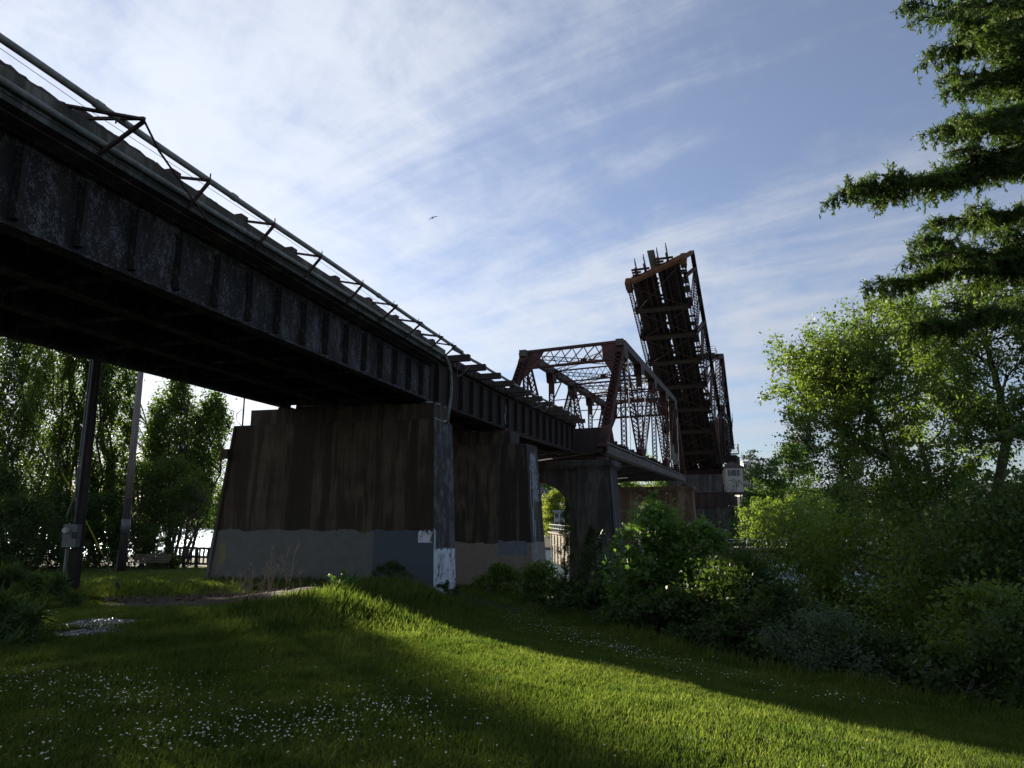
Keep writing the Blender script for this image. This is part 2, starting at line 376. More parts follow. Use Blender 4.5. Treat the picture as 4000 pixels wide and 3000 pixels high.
def pipe_run(fr, s0, s1, p, z, r, root, name, mat, joint=5.6, ph=0):
    b = MB(); n = 12; b.tube([fr.W(s0+(s1-s0)*i/n, p, z+.012*math.sin(i*1.7)) for i in range(n+1)], r, 12)
    s = s0+ph
    while s < s1:
        b.tube([fr.W(s, p, z), fr.W(s+.16, p, z)], r*1.22, 12); s += joint
    return b.build(name, mat, root, smooth=False)
pipe_run(fA, A0, .6, 1.50, 6.76, .062, root, 'handrail_pipe', MT['pipe'], 3.6, 1.2)
pipe_run(fA, A0, -.9, 1.165, 6.37, .058, root, 'conduit', MT['conduit'], 9, 2)
for i, s in enumerate((-27, -24.8, -22.5, -20.3, -17.9, -15.65, -13.36, -11.2, -8.83, -6.63, -4.5, -2.4, -.9)):
    b = MB(); e = 1.62
    if i == 4: e = 2.05
    if i >= 9: e = 1.75
    b.beam(fA.W(s, .62, 6.90), fA.W(s, e, 6.68), .05, .05); b.beam(fA.W(s+.06, 1.10, 6.18), fA.W(s+.06, e-.08, 6.665), .06, .05)
    b.box(fA, s-.13, s+.13, .55, .80, 6.86, 7.0)
    b.beam(fA.W(s+.03, 1.42, 6.7), fA.W(s+.03, 1.42, 6.86), .02, .02); b.beam(fA.W(s+.03, 1.60, 6.7), fA.W(s+.03, 1.60, 6.85), .02, .02)
    if i == 4:
        b.tube([fA.W(s, 2.02, 6.68), fA.W(s+.7, 1.75, 6.5), fA.W(s+2.9, 1.13, 6.12)], .022, 6)
        b.beam(fA.W(s-.9, .62, 6.72), fA.W(s, 2.05, 6.66), .07, .04)
    if i in (10, 11): b.tube([fA.W(s-1.5, 1.12, 6.45), fA.W(s, e-.1, 6.68)], .016, 6)
    b.build('pipe_bracket', MT['rust'], root)
b = MB(); b.tube([fA.W(-34, 1.0, 6.99), fA.W(-22, 1.0, 7.03), fA.W(-18, .98, 6.93), fA.W(-12, 1.0, 6.98), fA.W(-4, .95, 6.9)], .006, 4); b.build('wire', MT['rust'], root)
# downpipe from the conduit to the pier top, leaning
b = MB(); b.tube([fA.W(-1.0, 1.165, 6.37), fA.W(-.55, 1.17, 6.33), fA.W(-.2, 1.18, 6.15), fA.W(.05, 1.18, 5.9), fA.W(.27, 1.15, 5.4), fA.W(.33, 1.12, 4.9), fA.W(.30, 1.05, 4.3), fA.W(.28, 1.0, 3.7)], .062, 12)
b.build('drain_pipe', MT['conduit'], root, smooth=True)
# ---- open deck spans
def open_span(fr, s1, label, phase, pend, st0=.55):
    root = thing('girder_span', fr.W(s1/2, -2.9, 4.5), label, 'bridge span', 'spans of the railway bridge')
    plate_girder(fr, .06, s1, .30, 4.57, 6.50, root, MT['steelB'], 1, 1.38, st0)
    plate_girder(fr, .06, s1, -6.1, 4.57, 6.50, root, MT['steelB'], -1, 1.38, st0)
    for p in (-1.8, -4.0): plate_girder(fr, .06, s1, p, 4.65, 6.50, root, MT['steelB'], 1, 2, 0, 'inner_girder', False)
    b = MB(); s = .5
    while s < s1-.3:
        for p0, p1 in ((-6.08, -4.02), (-3.98, -1.82), (-1.78, .28)):
            b.cut(); b.beam(fr.W(s, p0, 4.8), fr.W(s, p1, 6.3), .07, .07, fr.d); b.beam(fr.W(s+.08, p0, 6.3), fr.W(s+.08, p1, 4.8), .07, .07, fr.d)
            b.beam(fr.W(s+.16, p0, 4.74), fr.W(s+.16, p1, 4.74), .08, .08)
        s += 2.3
    b.build('cross_bracing', MT['steelB'], root)
    for s_ in (.2, s1-.3): b = MB(); b.box(fr, s_, s_+.05, -6.08, .28, 4.70, 6.46); b.build('end_diaphragm', MT['steelB'], root)
    ties(fr, .15, s1-.1, .52, -6.9, .52, 1.62, 6.52, 6.80, root, 4, phase)
    rails(fr, 0, s1+.1, (-.75, -2.2, -3.9, -5.35), 6.805, root)
    pipe_run(fr, .2, pend, 1.22, 6.865, .062, root, 'handrail_pipe', MT['pipe'], 4.2, 1.5)
    b = MB(); b.box(fr, 0.1, s1-.1, .25, .40, 6.805, 6.93); b.build('guard_timber', MT['wood'], root)
    return root
rB = open_span(fB, 9.9, 'short rusty girder span with open timber ties between the painted pier and the graffiti pier', 2, 9.9)
rC = open_span(fC, 15.0, 'rusty girder span with open timber ties from the graffiti pier to the truss portal', 1, 13.5, .3)
b = MB()   # white graffiti scrawls on the girder web (abstract strokes as in the photo)
def scrawl(b, fn, x0, z0, w, h, k, seed, r=.012):
    q = random.Random(seed)
    for i in range(k):
        cx, cz = x0+q.uniform(-w/2, w/2), z0+h*(i+.5)/k
        pts = [fn(cx+math.cos(a*1.05+q.random())*w*.33*q.uniform(.5, 1.2), cz+math.sin(a*1.2)*h/k*.75) for a in (0, .9, 1.9, 3.0, 4.1, 5.2)]
        b.tube(pts, r, 4)
scrawl(b, lambda x, z: fC.W(x, .325, z), .15, 4.95, .22, 1.0, 6, 5, .011); scrawl(b, lambda x, z: fB.W(x, .325, z), 9.2, 5.6, .2, .4, 3, 8, .011)
b.build('graffiti', MT['white'], rC)
# cables drooping by the ties
b = MB()
for fr, s, a, d in ((fB, 1.0, 1.2, .55), (fB, 3.2, 1.5, .0), (fC, 2.5, 1.5, .25)):
    b.cut()
    if d: b.tube([fr.W(s+t*a, 1.2-.3*math.sin(t*3.14), 6.5-d*math.sin(t*3.14)) for t in (0, .2, .4, .6, .8, 1)], .011, 4)
b.cut(); b.tube([fC.W(3.4+t*3.0, 1.0, 6.9-.8*math.sin(t*3.14)*(1-t*.3)) for t in (0, .2, .4, .6, .8, 1)], .010, 4)
b.build('cable', MT['pipe'], rC)
# ---- piers
def frustum(b, fr, t, bt):   # (s0,s1,p0,p1,z)
    s0, s1, p0, p1, z1 = t; a0, a1, q0, q1, z0 = bt
    b.quadbox([fr.W(a0, q0, z0), fr.W(a1, q0, z0), fr.W(a1, q1, z0), fr.W(a0, q1, z0), fr.W(s0, p0, z1), fr.W(s1, p0, z1), fr.W(s1, p1, z1), fr.W(s0, p1, z1)])
def rubble(fr, s0, s1, p0, p1, z, n, seed, root, size=.05):
    q = random.Random(seed); b = MB()
    for _ in range(n):
        c = fr.W(q.uniform(s0, s1), q.uniform(p0, p1), z+q.uniform(0, .03)); r = size*q.uniform(.5, 1.3)
        b.beam(c-Vector((r, 0, 0)), c+Vector((r*.6, q.uniform(-r, r), q.uniform(0, r))), r*1.3, r*1.1)
    return b.build('rubble', MT['rock'], root)
org = fA.W(0, -3.6, -2.6)
MT['pier1'] = m_pier('pier concrete with grey cover paint', zp=2.05, blue_p=2.2, frame=fA, worn=1.5, courses=1.22)
r1 = thing('bridge_pier', org, 'wide concrete bridge pier with its lower half painted grey, nearest the camera', 'bridge pier', 'piers of the railway bridge')
b = MB(); frustum(b, fA, (-1.1, 1.0, -8.1, .95, 3.75), (-1.32, 1.3, -8.95, 1.15, -3.6)); b.build('pier_shaft', MT['pier1'], r1)
b = MB(); frustum(b, fA, (-.9, .80, -7.44, .85, 4.42), (-.9, .80, -7.44, .85, 3.753)); b.build('bearing_block', m_pier('bearing block concrete', brown=(.075, .05, .03), pale=(.16, .13, .09)), r1)
b = MB()
for p in (.3, -1.8, -4.0, -6.1): b.cut(); b.box(fA, -.6, -.1, p-.25, p+.25, 4.423, 4.545); b.cut(); b.box(fA, .12, .6, p-.25, p+.25, 4.423, 4.565)
b.build('bearing', MT['rust'], r1)
o_ = rubble(fA, -.8, .9, .86, .94, 3.76, 26, 3, r1, .05); o_['kind'] = 'stuff'; o_ = rubble(fA, -1.0, .9, .50, .84, 4.43, 26, 4, r1, .05); o_['kind'] = 'stuff'
# white paint on the end face (weathered), thin coat standing 4 mm proud
def face_pt(fr, s, z, T=(-1.1, 1.0, .95, 3.75), B=(-1.32, 1.3, 1.15, -3.6), off=.006):
    k = (z-B[3])/(T[3]-B[3]); s0 = B[0]+(T[0]-B[0])*k; s1 = B[1]+(T[1]-B[1])*k; p = B[2]+(T[2]-B[2])*k
    return fr.W(s0+(s1-s0)*s, p+off, z)
def paint_patch(fn, s0, s1, z0, ztop, n, seed, mat, root, name='white_paint', jig=.06):
    q = random.Random(seed); top = [fn(s0+(s1-s0)*i/n, ztop+q.uniform(-jig, jig)) for i in range(n+1)]; bot = [fn(s0+(s1-s0)*i/n, z0) for i in range(n+1)]
    V = [tuple(x) for x in bot+top]; I = []
    for i in range(n): I += [i, i+1, n+2+i, n+1+i]
    return np_obj(name, V, 4, I, mat, root)
m, nt, bb = newmat('flaking white paint'); n = nz(nt, 2.3, 9, .72, (1, 1, .7)); nt.links.new(ramp(nt, n, [(.46, (.74, .77, .80)), (.53, (.60, .63, .66)), (.58, (.09, .08, .07))]), bb.inputs['Base Color']); bb.inputs['Roughness'].default_value = .8; MT['flake'] = m
m, nt, bb = newmat('streaked dark end face'); n = nz(nt, 1.8, 9, .72, (1, 1, .6)); n2 = nz(nt, 18, 6, .7); nt.links.new(mixc(nt, .6, ramp(nt, n, [(.38, (.02, .018, .022)), (.52, (.07, .058, .055)), (.60, (.20, .19, .19)), (.66, (.07, .06, .055))]), ramp(nt, n2, [(.3, (.2, .2, .2)), (.7, (1, 1, 1))]), 'MULTIPLY'), bb.inputs['Base Color']); bb.inputs['Roughness'].default_value = .85; bump(nt, bb, n2, .02, .6); MT['endface'] = m
paint_patch(lambda s, z: face_pt(fA, s, z), .0, .985, -3.0, -1.28, 18, 5, MT['flake'], r1, jig=.05)
paint_patch(lambda s, z: face_pt(fA, s, z, off=.004), .0, .10, -2.1, -.50, 4, 6, MT['white'], r1)
def front_pt(fr, p, z, s_top=-1.1, s_bot=-1.32, zt=3.75, zb=-3.6, off=.006):
    k = (z-zb)/(zt-zb); return fr.W(s_bot+(s_top-s_bot)*k-off, p, z)
paint_patch(lambda p, z: front_pt(fA, p, z), 1.09, .45, -1.0, -.56, 10, 9, MT['flake'], r1, jig=.07)
paint_patch(lambda p, z: front_pt(fA, p, z), -8.25, -7.95, -1.95, -1.05, 3, 9, m_simple('ochre paint', (.21, .18, .09), .85, .2, 4), r1, 'ochre_patch', .01)
V = [tuple(face_pt(fA, s, z, off=.003)) for z in (-1.20, 0.4, 3.70) for s in (.0, .5, 1.0)]
np_obj('weathered_end', V, 4, [0, 1, 4, 3, 1, 2, 5, 4, 3, 4, 7, 6, 4, 5, 8, 7], MT['endface'], r1)
b = MB(); b.box(fA, -1.40, -1.16, -8.40, -8.08, 2.35, 2.75); b.build('junction_box', MT['rust'], r1)
b = MB(); b.tube([front_pt(fA, -8.62+(z+2.6)*.10, z, off=.05) for z in (-2.6, 0, 2.3, 3.7)], .035, 8); b.tube([fA.W(-1.0, -7.75, 3.75), fA.W(-1.0, -7.75, 5.3)], .035, 8)
b.tube([fA.W(-1.0, -7.8, 3.76), fA.W(-1.05, -8.0, 3.95), fA.W(-1.05, -8.05, 4.25), fA.W(-1.02, -7.85, 4.45), fA.W(-1, -7.76, 4.4)], .012, 5)
b.build('conduit', MT['rust'], r1)
# pier 2
MT['pier2'] = m_pier('pier concrete with tan cover paint', zp=1.42, paint=(.23, .20, .17), worn=.85, courses=.62, brown=(.045, .036, .028))
r2 = thing('bridge_pier', fB.W(9.9, -3.2, -2.8), 'second concrete pier, tan paint band at its foot and white graffiti down its end', 'bridge pier', 'piers of the railway bridge')
P2T, P2B = (8.95, 10.95, 1.83, 3.72), (8.6, 11.5, 2.3, -4.0)
b = MB(); frustum(b, fB, (8.95, 10.95, -8.2, 1.83, 3.72), (8.6, 11.5, -9.0, 2.3, -4.0)); b.build('pier_shaft', MT['pier2'], r2)
b = MB(); frustum(b, fB, (9.15, 10.75, -7.6, .9, 4.44), (9.15, 10.75, -7.6, .9, 3.723)); b.build('bearing_block', MT['pier2'], r2)
b = MB()
for p in (.3, -1.8, -4.0, -6.1): b.cut(); b.box(fB, 9.3, 9.8, p-.25, p+.25, 4.443, 4.565); b.cut(); b.box(fB, 10.0, 10.5, p-.25, p+.25, 4.443, 4.565)
b.build('bearing', MT['rust'], r2)
f2 = lambda s, z, off=.01: face_pt(fB, s, z, P2T, P2B, off)
b = MB(); q = random.Random(4)
scrawl(b, lambda x, z: f2(x, z, .012), .55, .9, .55, 2.3, 8, 11, .018)
for x0, z0, z1 in ((.2, -2.4, .4), (.28, -2.0, 1.2), (.33, -2.5, -.2), (.15, -1.0, 2.6)):
    b.tube([f2(x0+.03*math.sin(i*1.3), z0+(z1-z0)*i/7, .01) for i in range(8)], .020, 4)
b.build('graffiti', MT['white'], r2)
MT['scuff'] = m_simple('faded white overspray', (.22, .22, .24), .85, .7, 3, stretch=(1, 1, .5))
paint_patch(lambda s, z: f2(s, z, .004), .32, .78, .75, 3.35, 6, 4, MT['scuff'], r2, 'faded_paint', .2)
paint_patch(lambda p, z: fB.W(8.6+(8.95-8.6)*(z+4)/7.72-.006, p, z), 1.9, .35, -1.95, -1.25, 8, 3, m_simple('blue grey cover paint', (.13, .16, .19), .85, .2, 3), r2, 'cover_paint', .05)
# arched piers
def arch_pier(fr, sc, W0, name_label, zb, mat, capz=3.55, hw=2.42, zc=2.4, top_half=1.15, bot_half=1.75):
    root = thing('bridge_pier', fr.W(sc, -4.86, -3.5), name_label, 'bridge pier', 'piers of the railway bridge')
    b = MB(); pc = -4.86; ztop = capz
    def th(z): return top_half+(bot_half-top_half)*(ztop-z)/(ztop-zb)
    def W(p, z, sg): return fr.W(sc+sg*th(z), p, z)
    pr = W0
    # legs, with vertical inner edges, battered outer ends
    for sg in (1, -1):
        pi = pc+sg*hw; po_t = pc+sg*(pr-pc); po_b = po_t+sg*.55
        pts = [W(pi, zb, -1), W(pi, zb, 1), W(po_b, zb, 1), W(po_b, zb, -1), W(pi, ztop, -1), W(pi, ztop, 1), W(po_t, ztop, 1), W(po_t, ztop, -1)]
        b.quadbox(pts)
        # pilaster on the front and back of each leg
        for f in (-1, 1):
            a0, a1 = po_t-sg*2.35, po_t-sg*.0
            c0, c1 = po_b-sg*2.75, po_b
            def X(p, z, e): return fr.W(sc+f*(th(z)+e), p, z)
            b.quadbox([X(c0, zb, .0), X(c0, zb, .45), X(c1-sg*.2, zb, .45), X(c1-sg*.2, zb, 0), X(a0, ztop, 0), X(a0, ztop, .25), X(a1-sg*.12, ztop, .25), X(a1-sg*.12, ztop, 0)])
    n = 20; zs = zc-hw
    for i in range(n):
        p0, p1 = pc-hw+2*hw*i/n, pc-hw+2*hw*(i+1)/n
        za, zb_ = [zs+math.sqrt(max(0, hw*hw-(p-pc)**2)) for p in (p0, p1)]
        b.quadbox([W(p0, za, -1), W(p0, za, 1), W(p1, zb_, 1), W(p1, zb_, -1), W(p0, ztop, -1), W(p0, ztop, 1), W(p1, ztop, 1), W(p1, ztop, -1)])
    b.build('pier_shaft', mat, root)
    c = MB(); hh = top_half+.25
    c.box(fr, sc-hh-.22, sc+hh+.22, pc-(pr-pc)-.25, pr+.28, ztop+.003, ztop+.42)
    c.box(fr, sc-hh-.08, sc+hh+.08, pc-(pr-pc)-.1, pr+.12, ztop-.16, ztop+.0)
    c.build('pier_cap', mat, root)
    e = MB()
    for p in (-.2, -9.5): e.cut(); e.box(fr, sc-.45, sc+.45, p-.35, p+.35, ztop+.425, ztop+.75)
    e.build('bearing', MT['rust'], root); return root
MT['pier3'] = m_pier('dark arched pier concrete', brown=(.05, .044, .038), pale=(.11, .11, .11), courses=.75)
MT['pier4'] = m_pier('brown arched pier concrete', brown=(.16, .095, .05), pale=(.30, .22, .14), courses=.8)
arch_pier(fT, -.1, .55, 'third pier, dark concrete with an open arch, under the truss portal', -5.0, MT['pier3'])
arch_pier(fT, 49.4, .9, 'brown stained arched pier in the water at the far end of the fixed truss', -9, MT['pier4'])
# ---- fixed truss span
WT = 9.3; PL = 8.17; ZL, ZU = 4.98, 14.85
def PT(i, side, z): return fT.W(i*PL-(.0 if side == 0 else 0)+(1.1 if side else 0), -.22-WT*side, z)
rT = thing('truss_span', fT.W(24.5, -4.86, 4.5), 'fixed through truss span of riveted rust red latticework with a portal facing the camera', 'truss bridge', 'spans of the railway bridge')
TS = MT['truss']
for sd_ in (0, 1):
    nax = fT.n
    for i0, i1, nm_, wn, wd, tp in ((0, 1, 'end_post', .62, .62, 1), (6, 5, 'end_post', .62, .62, 1)):
        b = MB(); b.laced(PT(i0, sd_, ZL), PT(i1, sd_, ZU), nax, wn, wd, .55, .07, solid_top=False)
        P, Q = PT(i0, sd_, ZL), PT(i1, sd_, ZU); d = (Q-P).normalized(); e = d.cross(nax)
        if e.z < 0: e = -e
        b.beam(P-e*.30, Q-e*.30, .60, .02, e)              # cover plate on the upper side
        b.beam(Q-d*1.5, Q+d*.1, .70, .70, nax); b.beam(P-d*.1, P+d*2.2, .66, .66, nax)
        b.build(nm_, TS, rT)
    b = MB(); b.laced(PT(1, sd_, ZU), PT(5, sd_, ZU), nax, .62, .62, .6, .07, solid_top=True)
    for i in range(1, 6):
        P = PT(i, sd_, ZU); b.beam(P-fT.d*.9, P+fT.d*.9, .66, .58); 
        for sg in (-1, 1): b.poly([P+fT.n*sg*.36+v for v in (fT.d*-.9, fT.d*.9, fT.d*.5-Vector((0, 0, 1.3)), fT.d*-.5-Vector((0, 0, 1.3)))], .02, fT.n)
    b.build('top_chord', MT['chord'], rT)
    b = MB(); b.laced(PT(0, sd_, ZL-.05), PT(6, sd_, ZL-.05), nax, .55, .62, .5, .06)
    b.build('bottom_chord', MT['chord'], rT)
    for i in range(1, 6):
        b = MB(); b.laced(PT(i, sd_, ZL+.3), PT(i, sd_, ZU-.3), nax, .42 if i % 2 else .46, .40, .42, .05); 
        if i in (2, 4): b.beam(PT(i, sd_, ZU-2.4), PT(i, sd_, ZU-.3), .50, .48, nax)
        b.build('vertical', TS, rT)
    for a, c, w in ((1, 2, .5), (3, 2, .42), (3, 4, .42), (5, 4, .5)):
        b = MB(); b.laced(PT(a, sd_, ZU-.1), PT(c, sd_, ZL+.1), nax, .5, w, .5, .06)
        P, Q = PT(a, sd_, ZU-.1), PT(c, sd_, ZL+.1); d = (Q-P).normalized(); b.beam(P+d*.2, P+d*1.5, .54, .54, nax); b.beam(Q-d*1.4, Q-d*.2, .54, .54, nax)
        b.build('diagonal', TS, rT)
# portal bracing in the plane of the end posts
def portal(i0, i1, nm_):
    A0_, B0_ = PT(i0, 0, ZL), PT(i0, 1, ZL); A1_, B1_ = PT(i1, 0, ZU), PT(i1, 1, ZU)
    def Q(f, h): a = A0_.lerp(A1_, h); c = B0_.lerp(B1_, h); return a.lerp(c, f)
    nn = (A1_-A0_).cross(B1_-A1_).normalized()
    b = MB(); b.beam(Q(.0, 1.03), Q(1, 1.03), .34, .16, nn); b.beam(Q(.03, .835), Q(.97, .835), .22, .16, nn)
    k = 6
    for j in range(k):
        f0, f1 = .15+.70*j/k, .15+.70*(j+1)/k
        b.beam(Q(f0, 1.02), Q(f1, .84), .09, .05, nn); b.beam(Q(f0, .84)+nn*.06, Q(f1, 1.02)+nn*.06, .09, .05, nn)
    b.build(nm_, TS, rT)
    g = MB()
    for f in (0, 1):
        g.cut(); s_ = (lambda x: x) if f == 0 else (lambda x: 1-x)
        g.poly([Q(s_(.035), 1.02), Q(s_(.20), 1.02), Q(s_(.155), .85), Q(s_(.035), .68)], .05, nn)
        g.beam(Q(s_(.20), 1.0)+nn*.05, Q(s_(.035), .80)+nn*.05, .07, .04, nn)
    g.build('portal_gusset', TS, rT)
portal(0, 1, 'portal_brace'); portal(6, 5, 'portal_brace')
for i in range(2, 5):
    b = MB(); L_, R_ = PT(i, 1, 0), PT(i, 0, 0)
    def Q(f, z): v = R_.lerp(L_, f); return Vector((v.x, v.y, z))
    for z in (ZU-.05, ZU-1.25): b.beam(Q(.03, z), Q(.97, z), .12, .14)
    for j in range(14):
        a, c = .03+.94*j/14, .03+.94*(j+1)/14
        b.beam(Q(a, ZU-.1), Q(c, ZU-1.2), .05, .04); b.beam(Q(a, ZU-1.2), Q(c, ZU-.1), .05, .04)
    b.beam(Q(.03, ZU-2.9), Q(.12, ZU-1.25), .1, .1); b.beam(Q(.97, ZU-2.9), Q(.88, ZU-1.25), .1, .1)
    b.beam(Q(.02, ZU-3.1), Q(.98, ZU-3.1), .07, .09)
    b.build('sway_frame', TS, rT)
for i in range(1, 5):
    b = MB()
    for a, c in ((PT(i, 0, ZU), PT(i+1, 1, ZU)), (PT(i, 1, ZU), PT(i+1, 0, ZU))):
        up = Vector((0, 0, 1)); d = (c-a).normalized(); x = d.cross(up)
        for z in (0, -.38): b.beam(a+up*z, c+up*z, .06, .07)
        n = 16
        for j in range(n):
            p, q2 = a.lerp(c, j/n), a.lerp(c, (j+1)/n); b.beam(p, q2-up*.38, .035, .035); b.beam(p-up*.38, q2, .035, .035)
    m_ = (PT(i, 0, ZU)+PT(i+1, 1, ZU))/2; b.beam(m_-Vector((.3, 0, .2)), m_+Vector((.3, 0, -.2)), .5, .4)
    b.build('top_lateral', TS, rT)
b = MB()
for z in (ZU+.02, ZU-.4): b.cut(); b.beam(PT(3, 0, z), PT(3, 1, z), .1, .1)
b.build('top_strut', TS, rT)
for i in range(7):
    b = MB(); b.beam(PT(i, 0, 5.35 if i else 5.62), PT(i, 1, 5.35 if i else 5.62), .32, 1.1 if i else 1.85); b.build('floor_beam', MT['steelB'], rT)
for p in (-1.9, -3.4, -6.0, -7.5):
    b = MB(); b.box(fT, .3, 49.2, p-.15, p+.15, 5.3, 5.88); b.build('stringer', MT['steelB'], rT)
b = MB()
for i in range(6):
    b.beam(PT(i, 0, 4.78), PT(i+1, 1, 4.78), .12, .1); b.beam(PT(i, 1, 4.78), PT(i+1, 0, 4.78)+Vector((0, 0, .11)), .12, .1)
b.build('bottom_lateral', MT['steelB'], rT)
ties(fT, .6, 49, .53, -8.6, -1.0, -.62, 5.9, 6.18, rT, 5, 2)
rails(fT, .2, 49.3, (-1.95, -3.4, -6.0, -7.45), 6.185, rT)
b = MB(); b.tube([fT.W(s, .10, 5.40+(.14 if s in (16, 16.8) else 0)+.03*math.sin(s)) for s in (0, 4, 8, 12, 14.5, 16, 16.8, 18, 22, 28, 35, 42, 49)], .04, 6)
b.cut(); b.tube([fT.W(33.2, .25, z) for z in (5.4, 8, 11, 14.8)], .035, 6); b.cut(); b.tube([fT.W(40.9, .25, z) for z in (5.0, 8, 11, 14.8)], .035, 6); b.cut(); b.tube([fT.W(8.25, .3, z) for z in (5, 9, 14.5)], .03, 6)
b.cut(); b.tube([fT.W(16.4, .3, z) for z in (5, 9, 14.5)], .03, 6)
b.build('cable', MT['conduit'], rT)
b = MB(); b.box(fT, 34.2, 34.7, .05, .5, 6.6, 8.4); b.cut(); b.box(fT, 37.3, 37.7, .05, .5, 6.3, 7.6); b.build('equipment_box', MT['metal'], rT)
# the old signal arm left on the portal
b = MB(); P = PT(.36, 1, 9.0); b.beam(P-fT.n*1.9, P+fT.n*.4, .1, .1); b.tube([P-fT.n*1.9, P-fT.n*2.4-fT.d*1.2-Vector((0, 0, .5)), P-fT.n*2.2-fT.d*2.0-Vector((0, 0, 1.0))], .02, 4)
b.tube([P-fT.n*1.2+Vector((0, 0, .6)), P-fT.n*.2+Vector((0, 0, .7))], .025, 4); b.tube([P-fT.n*1.2+Vector((0, 0, .6)), P-fT.n*1.25+Vector((0, 0, .35))], .025, 4)
b.build('old_arm', MT['rust'], rT)
# ---- raised lift span
fL = Frame(43.866, 149.40, 22.33); TH = .66; DLf = 6.186; WL = 9.7; Z0 = 9.02
def LF(t, p, m): return fL.W(-t*math.cos(TH)+m*math.sin(TH), p, Z0+t*math.sin(TH)+m*math.cos(TH))
eT = (LF(1, 0, 0)-LF(0, 0, 0)); eM = (LF(0, 0, 1)-LF(0, 0, 0))
rL = thing('lift_span', LF(0, -WL/2, 0), 'tall dark bascule leaf raised steeply above the far bank, seen from its deck underside', 'drawbridge leaf', 'spans of the railway bridge')
LS = MT['leaf_steel']; MD = 11.6; TIP = (53.0, 49.3)
for sd_ in (0, 1):
    p = -WL*sd_; tip = TIP[sd_]; ut = tip-DLf*1.0
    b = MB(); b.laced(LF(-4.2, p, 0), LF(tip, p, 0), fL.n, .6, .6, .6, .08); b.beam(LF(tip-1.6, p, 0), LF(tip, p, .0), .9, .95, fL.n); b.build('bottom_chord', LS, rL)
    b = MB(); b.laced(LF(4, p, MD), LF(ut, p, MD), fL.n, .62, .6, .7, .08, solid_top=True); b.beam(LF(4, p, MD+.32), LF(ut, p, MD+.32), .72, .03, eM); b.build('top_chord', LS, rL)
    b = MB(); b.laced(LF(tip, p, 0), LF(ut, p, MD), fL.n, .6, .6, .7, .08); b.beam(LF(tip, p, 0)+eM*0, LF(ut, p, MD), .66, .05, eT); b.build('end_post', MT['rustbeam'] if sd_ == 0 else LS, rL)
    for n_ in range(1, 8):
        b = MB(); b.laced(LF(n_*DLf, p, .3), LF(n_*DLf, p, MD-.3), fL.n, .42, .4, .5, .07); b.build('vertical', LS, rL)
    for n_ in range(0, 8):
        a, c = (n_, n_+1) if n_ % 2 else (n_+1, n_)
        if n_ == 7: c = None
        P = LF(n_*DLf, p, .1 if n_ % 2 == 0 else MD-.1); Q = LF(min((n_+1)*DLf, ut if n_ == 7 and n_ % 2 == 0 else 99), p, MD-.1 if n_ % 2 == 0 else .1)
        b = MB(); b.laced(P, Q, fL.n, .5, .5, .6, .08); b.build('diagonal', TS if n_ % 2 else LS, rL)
for n_ in range(-1, 9):
    t = n_*DLf if n_ < 8 else None
    if n_ == 8: continue
    if n_ == -1: t = -4.0
    b = MB(); P, Q = LF(t, 0, .45), LF(t, -WL, .45); b.beam(P, Q, .10, 1.2, eM)
    for m_ in (-.15, 1.05): b.beam(LF(t, 0, m_), LF(t, -WL, m_), .9 if m_ < 0 else .4, .04, eM)
    b.build('floor_beam', MT['fbeam'], rL)
for p in (-1.6, -3.0, -3.9, -5.6, -6.6, -8.0):
    b = MB(); te = TIP[0]+(TIP[1]-TIP[0])*(-p/WL)-.5; b.beam(LF(-4, p, .75), LF(te, p, .75), .28, .75, eM); b.build('stringer', LS, rL)
for n_ in range(-1, 8):
    t0, t1 = (n_*DLf if n_ >= 0 else -4.0), (n_+1)*DLf
    e0 = t1 if n_ < 7 else TIP[0]-.6; e1 = t1 if n_ < 7 else TIP[1]-.6
    b = MB(); b.beam(LF(t0, -.2, -.22), LF(e1, -WL+.2, -.22), .16, .05, eM); b.beam(LF(t0, -WL+.2, -.15), LF(e0, -.2, -.15), .16, .05, eM); b.build('bottom_lateral', MT['truss'], rL)
q = random.Random(12)
for p0, p1, nm_ in ((-4.68, -.85, 0), (-9.4, -5.03, 1)):
    b = MB(); te = TIP[0]+(TIP[1]-TIP[0])*(-(p0+p1)/2/WL)-.6
    t = -4.0
    while t < te:
        r_ = q.random(); a = p0-(.4 if r_ < .15 and nm_ == 0 else 0); c = p1+(.9 if r_ > .45 and nm_ == 0 else (.25 if r_ > .6 else 0))
        b.beam(LF(t, a, 1.3), LF(t, c, 1.3), .30, .26, eM); t += .48
    b.beam(LF(-4, (p0+p1)/2, 1.55), LF(te, (p0+p1)/2, 1.55), p1-p0, .1, eM)  # continuous plank added behind the ties to block light through their gaps
    b.build('track_deck', MT['wood'], rL)
# gap pieces between the two tracks
b = MB(); t = -3.5
while t < 46:
    b.cut(); b.beam(LF(t, -4.5, 1.3), LF(t, -5.1, 1.3), q.uniform(.2, .6), .2, eM); t += q.uniform(1.3, 2.6)
b.build('gap_ties', MT['wood'], rL)
